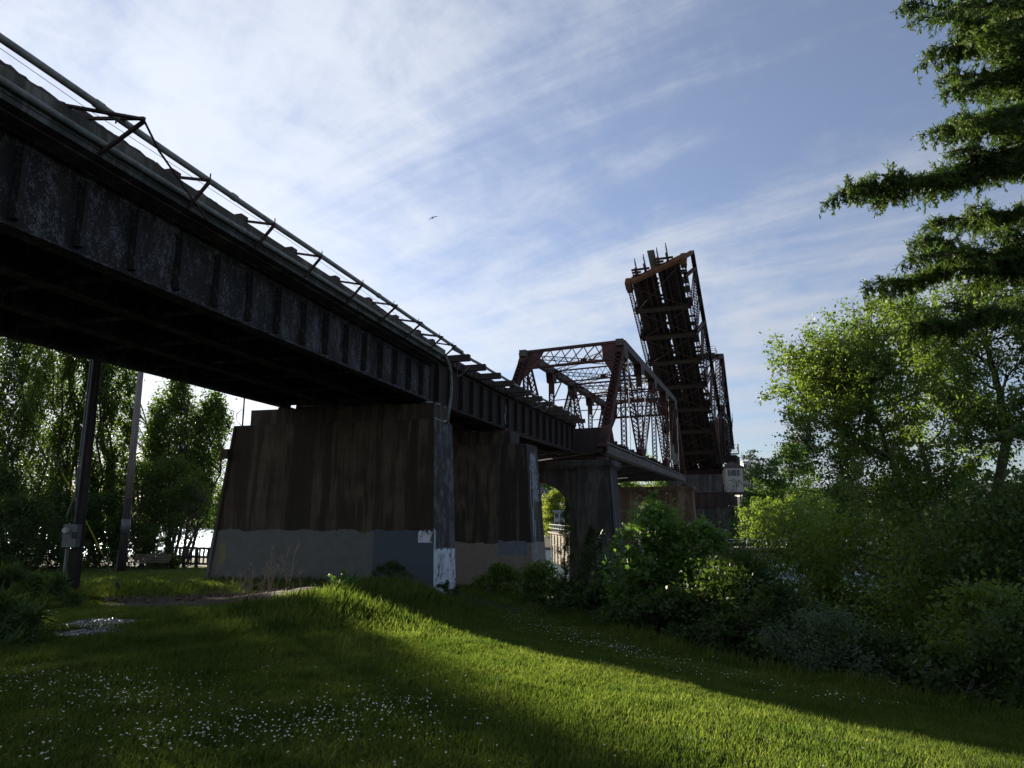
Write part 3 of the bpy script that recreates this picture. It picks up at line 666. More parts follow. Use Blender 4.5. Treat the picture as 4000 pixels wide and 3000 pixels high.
# end beam and projecting rails
b = MB(); P, Q = LF(TIP[0], 0, .3), LF(TIP[1], -WL, .3); b.beam(P, Q, .6, 1.3, eM); b.build('end_beam', MT['rustbeam'], rL)
b = MB(); b.beam(LF(TIP[1], -WL-.1, .2)-eT*.9, LF(TIP[1], -WL-.1, .2)+eT*.6, .9, 1.5, eM); b.cut(); b.beam(LF(TIP[0], .1, .2)-eT*.9, LF(TIP[0], .1, .2)+eT*.4, .9, 1.5, eM); b.build('end_casting', MT['rustbeam'], rL)
b = MB()
for p in (-2.6, -4.2, -6.6, -8.2):
    b.cut(); te = TIP[0]+(TIP[1]-TIP[0])*(-p/WL); b.beam(LF(te-.5, p, 1.7), LF(te+2.7, p, 1.7), .16, .3, eM); b.beam(LF(te+2.4, p, 1.7), LF(te+3.1, p, 2.0), .12, .16, eM)
    b.beam(LF(te-.3, p, .8), LF(te+1.9, p, .8), .26, .5, eM); b.beam(LF(te+2.1, p, 1.6), LF(te+2.4, p, 1.2), .08, .1, eM)
b.build('rail', MT['rust'], rL)
b = MB()
for k_ in range(3):
    for p0, p1 in ((-1.7, -5.0), (-5.9, -9.0)):
        b.cut(); te = TIP[0]+(TIP[1]-TIP[0])*(-p1/WL)+.5+.55*k_; b.beam(LF(te, p0 if k_ == 2 else (p0+p1)/2, 1.25), LF(te, p1, 1.25), .28, .3, eM)
b.build('tie', MT['wood'], rL)
b = MB(); te = TIP[0]-1.0; b.beam(LF(te-2.5, -5.3, 2.2), LF(te+2.0, -5.3, 2.2), 1.2, .08, eM); b.build('walkway_plate', MT['metal'], rL)
# walkway brackets along the right side
b = MB()
for t, w in ((19.2, 1.0), (32.0, 1.0), (8.5, 1.0)):
    b.cut(); b.beam(LF(t, .3, .4), LF(t+2.0, .3, 5.0), .9, .3, fL.n)
b.build('side_bracket', MT['rustbeam'], rL)
# ---- counterweight tower
rW = thing('counterweight_tower', fL.W(12, -WL/2, 4), 'dark steel counterweight tower with hanging concrete weight behind the raised leaf', 'bridge tower')
def CT(s, z, p): return fL.W(s, p, z)
for sd_ in (0, 1):
    p = -WL*sd_
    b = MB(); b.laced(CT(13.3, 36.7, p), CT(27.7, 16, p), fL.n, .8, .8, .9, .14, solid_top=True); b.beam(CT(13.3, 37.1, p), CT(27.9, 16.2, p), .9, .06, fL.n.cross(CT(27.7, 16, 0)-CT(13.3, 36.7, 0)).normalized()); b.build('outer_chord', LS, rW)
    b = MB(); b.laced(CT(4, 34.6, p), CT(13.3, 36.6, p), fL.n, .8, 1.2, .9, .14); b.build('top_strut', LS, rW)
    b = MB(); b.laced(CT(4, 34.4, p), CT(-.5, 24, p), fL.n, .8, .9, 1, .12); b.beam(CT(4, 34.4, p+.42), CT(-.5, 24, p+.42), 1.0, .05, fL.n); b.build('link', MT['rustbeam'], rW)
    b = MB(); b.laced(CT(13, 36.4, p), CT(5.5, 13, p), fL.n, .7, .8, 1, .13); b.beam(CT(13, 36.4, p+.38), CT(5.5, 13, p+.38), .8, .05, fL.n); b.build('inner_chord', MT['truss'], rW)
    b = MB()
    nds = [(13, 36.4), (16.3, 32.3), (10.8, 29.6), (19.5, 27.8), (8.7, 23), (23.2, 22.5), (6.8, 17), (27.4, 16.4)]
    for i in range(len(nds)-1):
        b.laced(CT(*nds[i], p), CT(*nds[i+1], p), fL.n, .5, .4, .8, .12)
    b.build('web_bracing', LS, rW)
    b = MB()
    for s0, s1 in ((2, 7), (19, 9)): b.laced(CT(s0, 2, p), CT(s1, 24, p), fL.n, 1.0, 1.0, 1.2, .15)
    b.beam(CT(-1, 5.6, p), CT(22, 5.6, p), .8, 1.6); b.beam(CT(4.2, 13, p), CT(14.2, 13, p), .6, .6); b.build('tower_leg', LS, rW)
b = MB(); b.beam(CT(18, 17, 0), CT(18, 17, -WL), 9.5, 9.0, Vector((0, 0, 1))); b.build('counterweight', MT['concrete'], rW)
b = MB()
for s, z in ((13.3, 36.4), (16.3, 32.3), (19.5, 27.8), (4, 34.4), (23.2, 22.5), (5.5, 13), (9, 24)): b.laced(CT(s, z, 0), CT(s, z, -WL), Vector((0, 0, 1)), .9, .5, 1.0, .12)
b.beam(CT(13.3, 36.4, 0), CT(4, 34.4, -WL), .3, .3); b.beam(CT(13.3, 36.4, -WL), CT(4, 34.4, 0), .3, .3)
b.beam(CT(4, 34.4, 0), CT(-.5, 24, -WL), .3, .3); b.beam(CT(4, 34.4, -WL), CT(-.5, 24, 0), .3, .3)
b.build('cross_frame', LS, rW)
b = MB(); b.box(fL, 3, 9, -WL, -.5, 35.2, 35.35)
for z in (35.8, 36.3, 36.8): b.beam(CT(3, z, -.5), CT(3, z, -WL), .09, .09); b.beam(CT(3, z, -.5), CT(9, z, -.5), .09, .09)
for k_ in range(7): b.beam(CT(3, 35.3, -.5-k_*1.5), CT(3, 36.8, -.5-k_*1.5), .09, .09)
b.box(fL, 27, 30, -1.5, 1.2, 15.0, 15.15)
for z in (15.8, 16.6, 17.4): b.beam(CT(30, z, -1.5), CT(30, z, 1.2), .1, .1); b.beam(CT(27, z, 1.2), CT(30, z, 1.2), .1, .1)
for s, p in ((30, 1.2), (30, -1.5), (28.5, 1.2), (27, 1.2)): b.beam(CT(s, 15.1, p), CT(s, 17.5, p), .12, .12)
b.build('maintenance_platform', MT['metal'], rW)
b = MB(); 
for k_ in range(9): b.box(fL, 8+k_*.7, 8.7+k_*.7, .6, 1.5, 14+k_*.9, 14.1+k_*.9)
b.beam(CT(8, 15, 1.5), CT(14.6, 23.2, 1.5), .1, .1); b.beam(CT(8, 14, 1.5), CT(14.6, 22, 1.5), .1, .3); b.box(fL, 6, 15, .5, 2.6, 10.5, 13); b.build('machinery_stair', LS, rW)
# lift pier
rP = thing('bridge_pier', fL.W(8, -WL/2, -6), 'massive dark base pier carrying the raised leaf and its tower', 'bridge pier', 'piers of the railway bridge')
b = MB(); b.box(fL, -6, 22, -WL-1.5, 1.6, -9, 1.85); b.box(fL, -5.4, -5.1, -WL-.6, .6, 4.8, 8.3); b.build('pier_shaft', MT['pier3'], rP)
b = MB(); b.box(fL, -6.2, -5.8, -WL-1.2, 1.2, 1.9, 4.6); b.box(fL, -6.4, -5.6, -WL-1.4, 1.4, 4.6, 4.75); b.box(fL, -6.4, -5.6, -WL-1.4, 1.4, 1.75, 1.9)
for k_ in range(8): b.box(fL, -6.4, -6.2, -WL-1.0+k_*1.6, -WL-.85+k_*1.6, 1.9, 4.6)
b.box(fL, -5.8, 20, .7, 1.1, 2.2, 4.4); b.box(fL, -5.8, 20, -WL-1.1, -WL-.7, 2.2, 4.4); b.build('seat_girder', MT['steelB'], rP)
b = MB()
for s in (-5, 0, 6, 12, 18):
    for p in (-WL, 0): b.cut(); b.box(fL, s-.4, s+.4, p-.4, p+.4, 1.853, 2.15)
b.cut(); b.laced(fL.W(-6, 1.5, -5), fL.W(4, 1.5, 1.0), fL.n, .9, .9, 1.2, .2); b.build('bearing', MT['rust'], rP)
# ---- control house
hx = at(2873, 1922, 146); fH = Frame(hx.x-1.9, hx.y, 8); zb = hx.z; hz = zb+5.0
rH = thing('control_house', (hx.x, hx.y+1.6, zb), 'small cream bridge keeper house with a hipped brown roof beside the lift tower', 'control house')
def vs(fr, s0, s1, p0, p1, z0, z1, root, name, mat): b = MB(); b.box(fr, s0, s1, p0, p1, z0, z1); return b.build(name, mat, root)
b = MB(); w = 3.45
b.box(fH, 0, 3.4, 0, w, zb, hz)
for k_ in range(12): b.box(fH, -.03, 0, .14+k_*.29, .17+k_*.29, zb, hz-.3)
for k_ in range(11): b.box(fH, .15+k_*.29, .18+k_*.29, w, w+.03, zb, hz-.3)
b.build('wall', MT['cream'], rH)
b = MB(); c = fH.W(1.7, w/2, hz+1.35); e = [fH.W(-.4, -.4, hz), fH.W(-.4, w+.4, hz), fH.W(3.8, w+.4, hz), fH.W(3.8, -.4, hz)]
b.v += [tuple(v) for v in e]+[tuple(c)]+[tuple(v-Vector((0, 0, .12))) for v in e]; b.f += [(1, 0, 4), (2, 1, 4), (3, 2, 4), (0, 3, 4), (0, 1, 6, 5), (1, 2, 7, 6), (2, 3, 8, 7), (3, 0, 5, 8), (5, 6, 7, 8)]
b.build('roof', MT['roof'], rH)
wn_ = MB(); wn_.box(fH, -.06, -.02, .5, 2.85, zb+3.25, zb+4.45); wo = wn_.build('window', MT['glass'], rH)
fm = MB()
for a in (.45, 1.07, 2.2, 2.85): fm.box(fH, -.10, -.061, a, a+.06, zb+3.2, zb+4.5)
fm.box(fH, -.10, -.061, .45, 2.9, zb+3.17, zb+3.24); fm.box(fH, -.10, -.061, .45, 2.9, zb+4.46, zb+4.52); fm.build('frame', MT['white'], wo)
b = MB(); b.box(fH, .8, 2.6, w+.031, w+.06, zb+3.0, zb+4.3); b.build('window', MT['glass'], rH)
b = MB(); b.box(fH, -.05, 3.45, -.05, w+.05, zb-.5, zb-.003)
for s in (.1, 3.2):
    for p in (.1, w-.2): b.box(fH, s, s+.2, p, p+.2, -9, zb-.5)
b.build('support_frame', MT['rust'], rH)
b = MB(); b.tube([fH.W(1.7, w/2+1.6, hz+.2), fH.W(1.7, w/2+1.6, hz+2.0)], .03, 5); b.build('antenna', MT['metal'], rH)
# ============================================================ GROUND AND WATER
def grid_coords(lims):
    out = []
    for a, b, st in lims: out += list(np.arange(a, b, st))
    out.append(lims[-1][1]); return np.array(out)
gx = grid_coords([(-3000, -700, 230), (-700, -200, 25), (-200, -60, 6), (-60, -22, 1.2), (-22, 12, .25), (12, 70, 1.0), (70, 250, 6), (250, 800, 50), (800, 3000, 220)])
gy = grid_coords([(-60, -4, 4), (-4, 34, .25), (34, 66, .8), (66, 120, 4), (120, 200, 2), (200, 700, 14), (700, 5000, 300)])
XX, YY = np.meshgrid(gx, gy); ZZ = hgt(XX, YY)
nx, ny = len(gx), len(gy); ii = (np.arange(ny-1)[:, None]*nx+np.arange(nx-1)[None]).ravel()
idx = np.stack([ii, ii+1, ii+nx+1, ii+nx], 1)
m, nt, bb = newmat('lawn soil and turf')
n1 = nz(nt, .35, 5, .6); n2 = nz(nt, 22, 6, .7)
c = mixc(nt, ramp(nt, n1, [(.4, (0, 0, 0)), (.65, (1, 1, 1))]), (.014, .022, .006), (.022, .030, .008))
c = mixc(nt, .6, c, ramp(nt, n2, [(.3, (.35, .35, .35)), (.7, (1.3, 1.3, 1.3))]), 'MULTIPLY')
nt.links.new(c, bb.inputs['Base Color']); bb.inputs['Roughness'].default_value = .95; bump(nt, bb, n2, .04, .8); MT['turf'] = m
g = np_obj('ground', np.stack([XX.ravel(), YY.ravel(), ZZ.ravel()], 1), 4, idx.ravel(), MT['turf'], smooth=True); tag(g, kind='structure')
m, nt, bb = newmat('lake water')
n1 = nz(nt, 1.1, 6, .65, (1, 2.2, 1)); n2 = nz(nt, .12, 3, .5); out = nt.nodes['Material Output']
bp_ = nt.nodes.new('ShaderNodeBump'); bp_.inputs['Strength'].default_value = 1; bp_.inputs['Distance'].default_value = .35; nt.links.new(mth(nt, 'ADD', n1, mth(nt, 'MULTIPLY', n2, 1.5)), bp_.inputs['Height'])
df = nt.nodes.new('ShaderNodeBsdfDiffuse'); df.inputs[0].default_value = (.07, .10, .12, 1); gl = nt.nodes.new('ShaderNodeBsdfAnisotropic'); gl.inputs['Color'].default_value = (.55, .65, .75, 1); gl.inputs['Roughness'].default_value = .16
mx_ = nt.nodes.new('ShaderNodeMixShader'); mx_.inputs[0].default_value = .30; nt.links.new(bp_.outputs[0], gl.inputs['Normal']); nt.links.new(df.outputs[0], mx_.inputs[1]); nt.links.new(gl.outputs[0], mx_.inputs[2]); nt.links.new(mx_.outputs[0], out.inputs[0]); MT['water'] = m
WZ = -6.4
b = MB(); b.v = [(-3000, 40, WZ), (3000, 25, WZ), (3000, 900, WZ), (-3000, 900, WZ)]; b.f = [(0, 1, 2, 3)]
tag(b.build('water', MT['water']), kind='structure')
# ============================================================ VEGETATION
MT.update(
    grass=m_leaf('lawn grass', (.048, .095, .018), (.165, .190, .060), .60, .5, .9, .25),
    drygrass=m_simple('dead straw stalks', (.38, .27, .18), .9, .3, 8),
    poplar=m_leaf('poplar leaves', (.034, .070, .012), (.13, .19, .030), .55, .40, .5, .5),
    dark=m_leaf('dark shrub leaves', (.026, .055, .014), (.080, .130, .030), .4, .5, .9, .3),
    alder=m_leaf('alder leaves', (.062, .116, .022), (.16, .225, .040), .52, .5, .5, .5),
    maple=m_leaf('maple leaves', (.055, .13, .028), (.15, .26, .05), .5, .42, 1.0),
    willow=m_leaf('grey willow leaves', (.06, .11, .06), (.13, .19, .11), .35, .5, 1.0),
    weep=m_leaf('weeping willow leaves', (.14, .19, .035), (.24, .28, .05), .45, .6, .3),
    farg=m_leaf('far tree leaves', (.050, .105, .025), (.12, .20, .045), .42, .6, .12),
    fary=m_leaf('far bright tree leaves', (.11, .18, .034), (.21, .27, .05), .45, .6, .15),
    farc=m_leaf('far conifer needles', (.018, .040, .016), (.035, .065, .024), .2, .6, .2),
    spruce=m_leaf('spruce needles', (.030, .072, .016), (.12, .19, .036), .38, .5, 1.5),
    pine=m_leaf('young pine needles', (.035, .060, .020), (.075, .105, .030), .3, .5, 1.5),
)
def m_grass():
    m, nt, b = newmat('lawn grass blades'); out = nt.nodes['Material Output']
    n = nz(nt, .7, 4, .65); g = nz(nt, 45, 1, .5); g2 = nz(nt, 3.1, 3, .6)
    f = mth(nt, 'ADD', mth(nt, 'MULTIPLY', n, .35), mth(nt, 'ADD', mth(nt, 'MULTIPLY', g, .40), mth(nt, 'MULTIPLY', g2, .25)))
    c = ramp(nt, f, [(.34, (.030, .070, .016)), (.50, (.085, .125, .026)), (.60, (.15, .18, .050)), (.68, (.26, .22, .11))])
    nt.links.new(c, b.inputs['Base Color']); b.inputs['Roughness'].default_value = .5; b.inputs['Specular IOR Level'].default_value = .25
    t = nt.nodes.new('ShaderNodeBsdfTranslucent'); nt.links.new(mixc(nt, 1.0, c, (1.5, 1.55, .85), 'MULTIPLY'), t.inputs[0])
    mx = nt.nodes.new('ShaderNodeMixShader'); mx.inputs[0].default_value = .6
    nt.links.new(b.outputs[0], mx.inputs[1]); nt.links.new(t.outputs[0], mx.inputs[2]); nt.links.new(mx.outputs[0], out.inputs[0]); return m
MT['grass'] = m_grass()
def unit(a): return a/np.maximum(np.linalg.norm(a, axis=-1, keepdims=True), 1e-9)
def leaves_geo(r, C, size, droop=.3, elong=1.9, axis=None, var=.35):
    """rhombic folded leaves: 4 verts, 2 triangles each"""
    n = len(C); a = unit(r.normal(size=(n, 3))) if axis is None else unit(axis+r.normal(size=(n, 3))*.35)
    a[:, 2] -= droop; a = unit(a); w = unit(np.cross(a, unit(r.normal(size=(n, 3))))); up = np.cross(w, a)
    L = (size*(1+r.normal(size=n)*var)).clip(size*.4)[:, None]; W = L/elong
    p0 = C; p1 = C+a*L*.5+w*W*.5+up*W*.12; p2 = C+a*L; p3 = C+a*L*.5-w*W*.5+up*W*.12
    V = np.stack([p0, p1, p2, p3], 1).reshape(-1, 3); b = np.arange(n)[:, None]*4
    return V, np.concatenate([b, b+1, b+2, b+3], 1).ravel()
def star_geo(r, C, size):
    """lobed maple leaf, 10-gon fan drawn as one ngon"""
    n = len(C); nrm = unit(r.normal(size=(n, 3))*.7+np.array([-.2, -.3, .8])); x = unit(np.cross(nrm, r.normal(size=(n, 3)))); y = np.cross(nrm, x)
    rad = np.array([1, .45, .95, .42, .7, .25, .7, .42, .95, .45]); an = np.arange(10)*2*np.pi/10+np.pi/2
    L = size*(1+r.normal(size=n)*.3).clip(.4)
    V = C[:, None]+L[:, None, None]*.5*(x[:, None]*(rad*np.cos(an))[None, :, None]+y[:, None]*(rad*np.sin(an))[None, :, None])
    V[:, [0, 2, 8], 2] -= L[:, None]*.12
    return V.reshape(-1, 3), (np.arange(n)[:, None]*10+np.arange(10)[None]).ravel()
def tubes_np(segs, k=5):
    """segs: (p0,p1,r0,r1)"""
    P = np.array([s[0] for s in segs]); Q = np.array([s[1] for s in segs]); r0 = np.array([s[2] for s in segs]); r1 = np.array([s[3] for s in segs])
    d = unit(Q-P); x = np.cross(d, np.array([.3, .2, 1.])); x = unit(x); y = np.cross(d, x); an = np.arange(k)*2*np.pi/k
    ring = x[:, None]*np.cos(an)[None, :, None]+y[:, None]*np.sin(an)[None, :, None]
    A = P[:, None]+ring*r0[:, None, None]; B = (Q+d*r1[:, None]*.3)[:, None]+ring*r1[:, None, None]
    V = np.concatenate([A, B], 1).reshape(-1, 3); n = len(segs); j = np.arange(k); jn = (j+1) % k
    f = np.stack([j, jn, jn+k, j+k], 1)[None]+(np.arange(n)*2*k)[:, None, None]
    return V, f.ravel()
def curve(p, q, r, bend=.12, n=5, sag=0.):
    p, q = np.array(p, float), np.array(q, float); L = np.linalg.norm(q-p); o = r.normal(size=3)*L*bend; t = np.linspace(0, 1, n+1)[:, None]
    pts = p+(q-p)*t+o*np.sin(np.pi*t); pts[:, 2] += sag*L*np.sin(np.pi*t[:, 0]); pts[1:-1] += r.normal(size=(n-1, 3))*L*.015
    return pts
def add_path(segs, pts, r0, r1):
    n = len(pts)-1
    for i in range(n): segs.append((pts[i], pts[i+1], r0+(r1-r0)*i/n, r0+(r1-r0)*(i+1)/n))
def finish(root, segs, C, size, mat, bark, r, leafmode='leaf', droop=.3, elong=1.9, axis=None, crown='crown', trunk='trunk', var=.35):
    V, I = tubes_np(segs); np_obj(trunk, V, 4, I, bark, root, smooth=True)
    if leafmode == 'star': V, I = star_geo(r, C, size); np_obj(crown, V, 10, I, mat, root)
    else: V, I = leaves_geo(r, C, size, droop, elong, axis, var); np_obj(crown, V, 4, I, mat, root)
def limb_tree(name, label, cat, base, forks, ends, seed, nl, size, mat, bark, r0=.14, twig=1.1, ntw=14, group=None, spread=.09, stems=1, bend=.08, sub=True, droop=.3):
    """trunk from base to fork(s), limbs to explicit end points, side branches and twigs with leaves"""
    r = np.random.default_rng(seed); root = thing(name, tuple(base), label, cat, group); segs = []; tw = []
    F_ = [np.array(f, float) for f in forks]; prev = np.array(base, float)-np.array([0, 0, .3]); path = [prev]+F_
    n = len(path)-1
    for i in range(n): add_path(segs, curve(path[i], path[i+1], r, .03, 5), r0*(1-.55*i/n), r0*(1-.55*(i+1)/n))
    for e in ends:
        e = np.array(e, float); j = min(range(len(F_)), key=lambda k: np.linalg.norm(F_[k]-e)+ (1.2 if F_[k][2] > e[2]-.3 else 0)); f = F_[j]
        pts = curve(f, e, r, bend, 8, .04); L = np.linalg.norm(e-f); rr = r0*.42*min(1, L/3+.3); add_path(segs, pts, rr, .008)
        for k in range(ntw):
            t = .22+.78*(k+r.random())/ntw; a = pts[min(7, int(t*8))]; a = a+(pts[min(8, int(t*8)+1)]-a)*(t*8 % 1)
            d = unit(e-f+r.normal(size=3)*L*.75); l = twig*(1.25-.6*t)*r.uniform(.5, 1.2); q = a+d*l+np.array([0, 0, l*.12]); pp = curve(a, q, r, .12, 3); add_path(segs, pp, .014, .004)
            tw.append((a+(q-a)*.25, q))
            if sub:
                for _ in range(2):
                    s_ = a+(q-a)*r.uniform(.3, .9); q2 = s_+unit(d+r.normal(size=3)*.8)*l*.45; segs.append((s_, q2, .006, .003)); tw.append((s_, q2))
    A = np.array([t[0] for t in tw]); B = np.array([t[1] for t in tw]); k = r.integers(0, len(tw), nl); t = r.random(nl)[:, None]**.8
    C = A[k]+(B[k]-A[k])*t+r.normal(size=(nl, 3))*spread
    finish(root, segs, C, size, mat, bark, r, droop=droop); return root
def clump_plant(name, label, cat, base, h, rx, ry, seed, ncl, nl, size, mat, bark, low=.0, shape='round', group=None, leafmode='leaf', csig=.13, stems=1, r0=.1, droop=.2, elong=1.9, lean=(0, 0), crown='crown', trunk='trunk'):
    """crown built of leaf clumps around real limb ends inside an envelope"""
    r = np.random.default_rng(seed); root = thing(name, tuple(base), label, cat, group); base = np.array(base, float); segs = []; cl = []; cr = []
    while len(cl) < ncl:
        u = r.uniform(-1, 1, 3)
        if shape == 'round':
            if np.linalg.norm(u) > 1: continue
            if np.linalg.norm(u) < .35 and r.random() < .6: continue
            t = (u[2]+1)/2; w = 1
        elif shape == 'column': t = (u[2]+1)/2; w = (.55+.9*t)*(1-t)**.45*1.25; 
        elif shape == 'cone': t = ((u[2]+1)/2)**1.35; w = (1-t)**.9+.03
        elif shape == 'dome': t = (u[2]+1)/2; w = math.sqrt(max(0, 1-t*t))
        if shape != 'round' and u[0]**2+u[1]**2 > 1: continue
        z = low*h+(1-low)*h*t; c = base+np.array([u[0]*rx*w+lean[0]*z/h, u[1]*ry*w+lean[1]*z/h, z]); cl.append(c); cr.append(r.uniform(.6, 1.35))
    cl = np.array(cl); cr = np.array(cr)
    st = []
    for s in range(stems):
        o = np.array([r.normal()*rx*.15, r.normal()*ry*.15, 0]) if stems > 1 else np.zeros(3)
        top = base+o*2.5+np.array([lean[0]*.8, lean[1]*.8, h*(.92 if shape in ('column', 'cone') else .6)]); pts = curve(base+o-np.array([0, 0, .3]), top, r, .03, 8); add_path(segs, pts, r0, r0*.12); st.append(pts)
    for c in cl:
        pts = st[r.integers(0, stems)]; zt = c[2]-(.12 if shape == 'cone' else .3)*h*r.uniform(.5, 1.1)*(.5 if shape == 'column' else 1)
        if shape == 'cone': zt = c[2]+.02*h
        a = pts[int(np.argmin(abs(pts[:, 2]-zt)))]; add_path(segs, curve(a, c, r, .06, 3), r0*.22, .006+r0*.03)
    k = r.integers(0, ncl, nl); S = min(rx, ry, h/2)*csig
    sc = np.array([1, 1, .75]) if shape != 'column' else np.array([.8, .8, 1.7])
    if shape == 'cone': sc = np.array([1.5, 1.5, .35])
    C = cl[k]+r.normal(size=(nl, 3))*S*cr[k][:, None]*sc
    C[:, 2] = np.maximum(C[:, 2], base[2]+.02)
    finish(root, segs, C, size, mat, bark, r, leafmode, droop, elong, crown=crown, trunk=trunk); return root
def gp(u, Y, z=-2.5):
    x = atX(u, Y, z); return (x, Y, gz(x, Y))
def place(u, vtop, Y):
    """ground point under a photo column at distance Y, and the height that reaches photo row vtop"""
    t = at(u, vtop, Y); return (t.x, Y, gz(t.x, Y)), t.z-gz(t.x, Y)
# ---- poplars beyond the bridge, left
pops = [ # u_base, u_top, vtop, Y, width, label
 (-420, -370, 1020, 50, 3.2, 'tall poplar beyond the left edge of the lawn'),
 (-190, -120, 1080, 52, 3.0, 'tall poplar at the far left edge, its top hidden by the bridge'),
 (20, 50, 1080, 56, 2.8, 'thick poplar just left of the black pole, seen under the bridge'),
 (150, 165, 1120, 66, 2.2, 'poplar at the back of the row left of the black pole'),
 (255, 300, 1200, 60, 1.8, 'leaning poplar directly behind the black pole'),
 (370, 385, 1180, 60, 1.5, 'slim poplar between the black pole and the grey pole'),
 (468, 484, 1215, 62, 1.5, 'poplar left of the grey wooden pole reaching the girder'),
 (575, 610, 1575, 63, 1.2, 'poplar just right of the grey wooden pole'),
 (640, 700, 1485, 60, 2.1, 'broad poplar second from the right end of the poplar row'),
 (690, 850, 1555, 62, 2.1, 'rightmost poplar, leaning towards the grey painted pier')]
for i, (ub, ut, vt, Y, w, lb) in enumerate(pops):
    (bx, by, bz) = gp(ub, Y, -3.5); t = at(ut, vt, Y); h = t.z-bz
    clump_plant('poplar_tree', lb, 'tree', (bx, by, bz), h, w, w, 100+i, 210, 27000 if i < 4 else (24000, 22000, 22000, 9000, 19000, 20000)[i-4], .19, MT['poplar'], MT['bark'], low=(.10 if i < 8 else .28), shape='column', group='poplars along the lake shore', csig=.17, stems=3, r0=.15, lean=(t.x-bx, 0), elong=1.5)
(b0, h) = place(665, 1800, 55); clump_plant('spreading_tree', 'round spreading tree over the water railing, left of the painted pier', 'tree', b0, h, 4.3, 3.2, 121, 150, 26000, .15, MT['poplar'], MT['bark'], low=.34, shape='dome', csig=.13, stems=3, r0=.16)
(b0, h) = place(415, 1940, 53); clump_plant('shrub', 'dark round shrub behind the black pole', 'shrub', b0, h, 3.8, 2.2, 122, 90, 15000, .16, MT['dark'], MT['bark'], shape='dome', csig=.18, stems=3, r0=.06, group='shrubs at the lake shore')
(b0, h) = place(90, 1955, 44); clump_plant('shrub', 'big dark shrub at the left edge under the poplars', 'shrub', b0, h, 4.2, 3, 123, 120, 17000, .14, MT['dark'], MT['bark'], shape='dome', csig=.17, stems=4, r0=.08, group='shrubs at the lake shore')
(b0, h) = place(-420, 1500, 36); clump_plant('shade_tree', 'large dark tree outside the left edge shading the lawn', 'tree', b0, h, 5.5, 4.5, 124, 130, 20000, .18, MT['dark'], MT['bark'], low=.1, shape='dome', csig=.17, stems=2, r0=.2)
(b0, h) = place(-40, 1790, 49); clump_plant('shrub', 'tall dark bush at the left picture edge beyond the lawn', 'shrub', b0, h, 4.0, 2.2, 131, 110, 17000, .17, MT['dark'], MT['bark'], shape='dome', csig=.18, stems=3, r0=.06, group='shrubs at the lake shore')
(b0, h) = place(235, 1900, 51); clump_plant('shrub', 'dark bush left of the meter box, under the poplar trunks', 'shrub', b0, h, 3.4, 2.0, 132, 90, 13000, .16, MT['dark'], MT['bark'], shape='dome', csig=.18, stems=3, r0=.06, group='shrubs at the lake shore')
(b0, h) = place(560, 2060, 52); clump_plant('shrub', 'low dark shrub behind the park benches', 'shrub', b0, h, 3.6, 1.5, 125, 70, 9000, .12, MT['dark'], MT['bark'], shape='dome', csig=.2, stems=3, r0=.05, group='shrubs at the lake shore')
(b0, h) = place(650, 2165, 49); clump_plant('shrub', 'pale green low bush at the left end of the railing', 'shrub', b0, h, .9, .8, 126, 40, 3500, .10, MT['poplar'], MT['bark'], shape='dome', csig=.2, stems=3, r0=.03, group='shrubs at the lake shore')
# ---- near right: alders
def pt(u, v, Y): return tuple(at(u, v, Y))
Y1 = 19.0; bA = gp(3690, Y1, -4); 
limb_tree('alder_tree', 'tall alder with open sunlit crown leaning over the bank right of the lift bridge', 'tree', bA, [pt(3590, 2000, Y1), pt(3480, 1790, Y1), pt(3400, 1600, Y1-.5)],
  [pt(3062, 1535, 19.5), pt(3090, 1388, 19), pt(3180, 1460, 18), pt(3230, 1340, 20), pt(3310, 1292, 19), pt(3400, 1255, 18.5), pt(3480, 1225, 19.5), pt(3350, 1420, 17.5), pt(3250, 1600, 17.5), pt(3300, 1720, 20), pt(3450, 1480, 18), pt(3560, 1380, 19), pt(3620, 1500, 18.5), pt(3220, 1530, 20.5), pt(3520, 1650, 17.3), pt(3080, 1460, 18.4), pt(3420, 1340, 19.6), pt(3140, 1560, 18.2), pt(3160, 1390, 19.3), pt(3250, 1450, 18.6), pt(3300, 1380, 18.2), pt(3380, 1560, 17.6), pt(3130, 1620, 18.8), pt(3420, 1880, 17.4), pt(3560, 1840, 17.2), pt(3680, 1880, 17.4), pt(3480, 1960, 17)],
  201, 37000, .092, MT['alder'], MT['barkpale'], .12, 1.25, 15, 'alders on the bank')
bA2 = gp(3660, 21, -4)
limb_tree('alder_tree', 'slender alder with pale trunk behind the leaning one', 'tree', bA2, [pt(3640, 1950, 21), pt(3600, 1760, 21), pt(3580, 1520, 21)],
  [pt(3480, 1215, 21), pt(3560, 1190, 21), pt(3660, 1210, 22), pt(3720, 1330, 21), pt(3760, 1480, 21), pt(3700, 1600, 20), pt(3560, 1330, 20), pt(3800, 1600, 21), pt(3640, 1410, 20.4), pt(3480, 1600, 22), pt(3750, 1720, 20), pt(3520, 1750, 20)],
  202, 20000, .09, MT['alder'], MT['barkpale'], .13, 1.2, 13, 'alders on the bank')
bA3 = gp(3960, 16, -4)
limb_tree('alder_tree', 'alder with thick forked trunk at the right edge below the spruce', 'tree', bA3, [pt(3930, 1720, 16), pt(3910, 1540, 16), pt(3850, 1350, 16)],
  [pt(3820, 1130, 16), pt(3730, 1180, 16.5), pt(3920, 1180, 16), pt(4050, 1300, 16), pt(3700, 1320, 15.5), pt(3780, 1450, 15.5), pt(4060, 1500, 15.5), pt(3720, 1560, 16), pt(3830, 1620, 15), pt(4000, 1400, 15.5), pt(4060, 1700, 15), pt(3750, 1700, 15.2), pt(3660, 1250, 17), pt(3960, 1620, 14.8), pt(3840, 1260, 15.2)],
  203, 17000, .078, MT['alder'], MT['bark'], .13, .95, 13, 'alders on the bank')
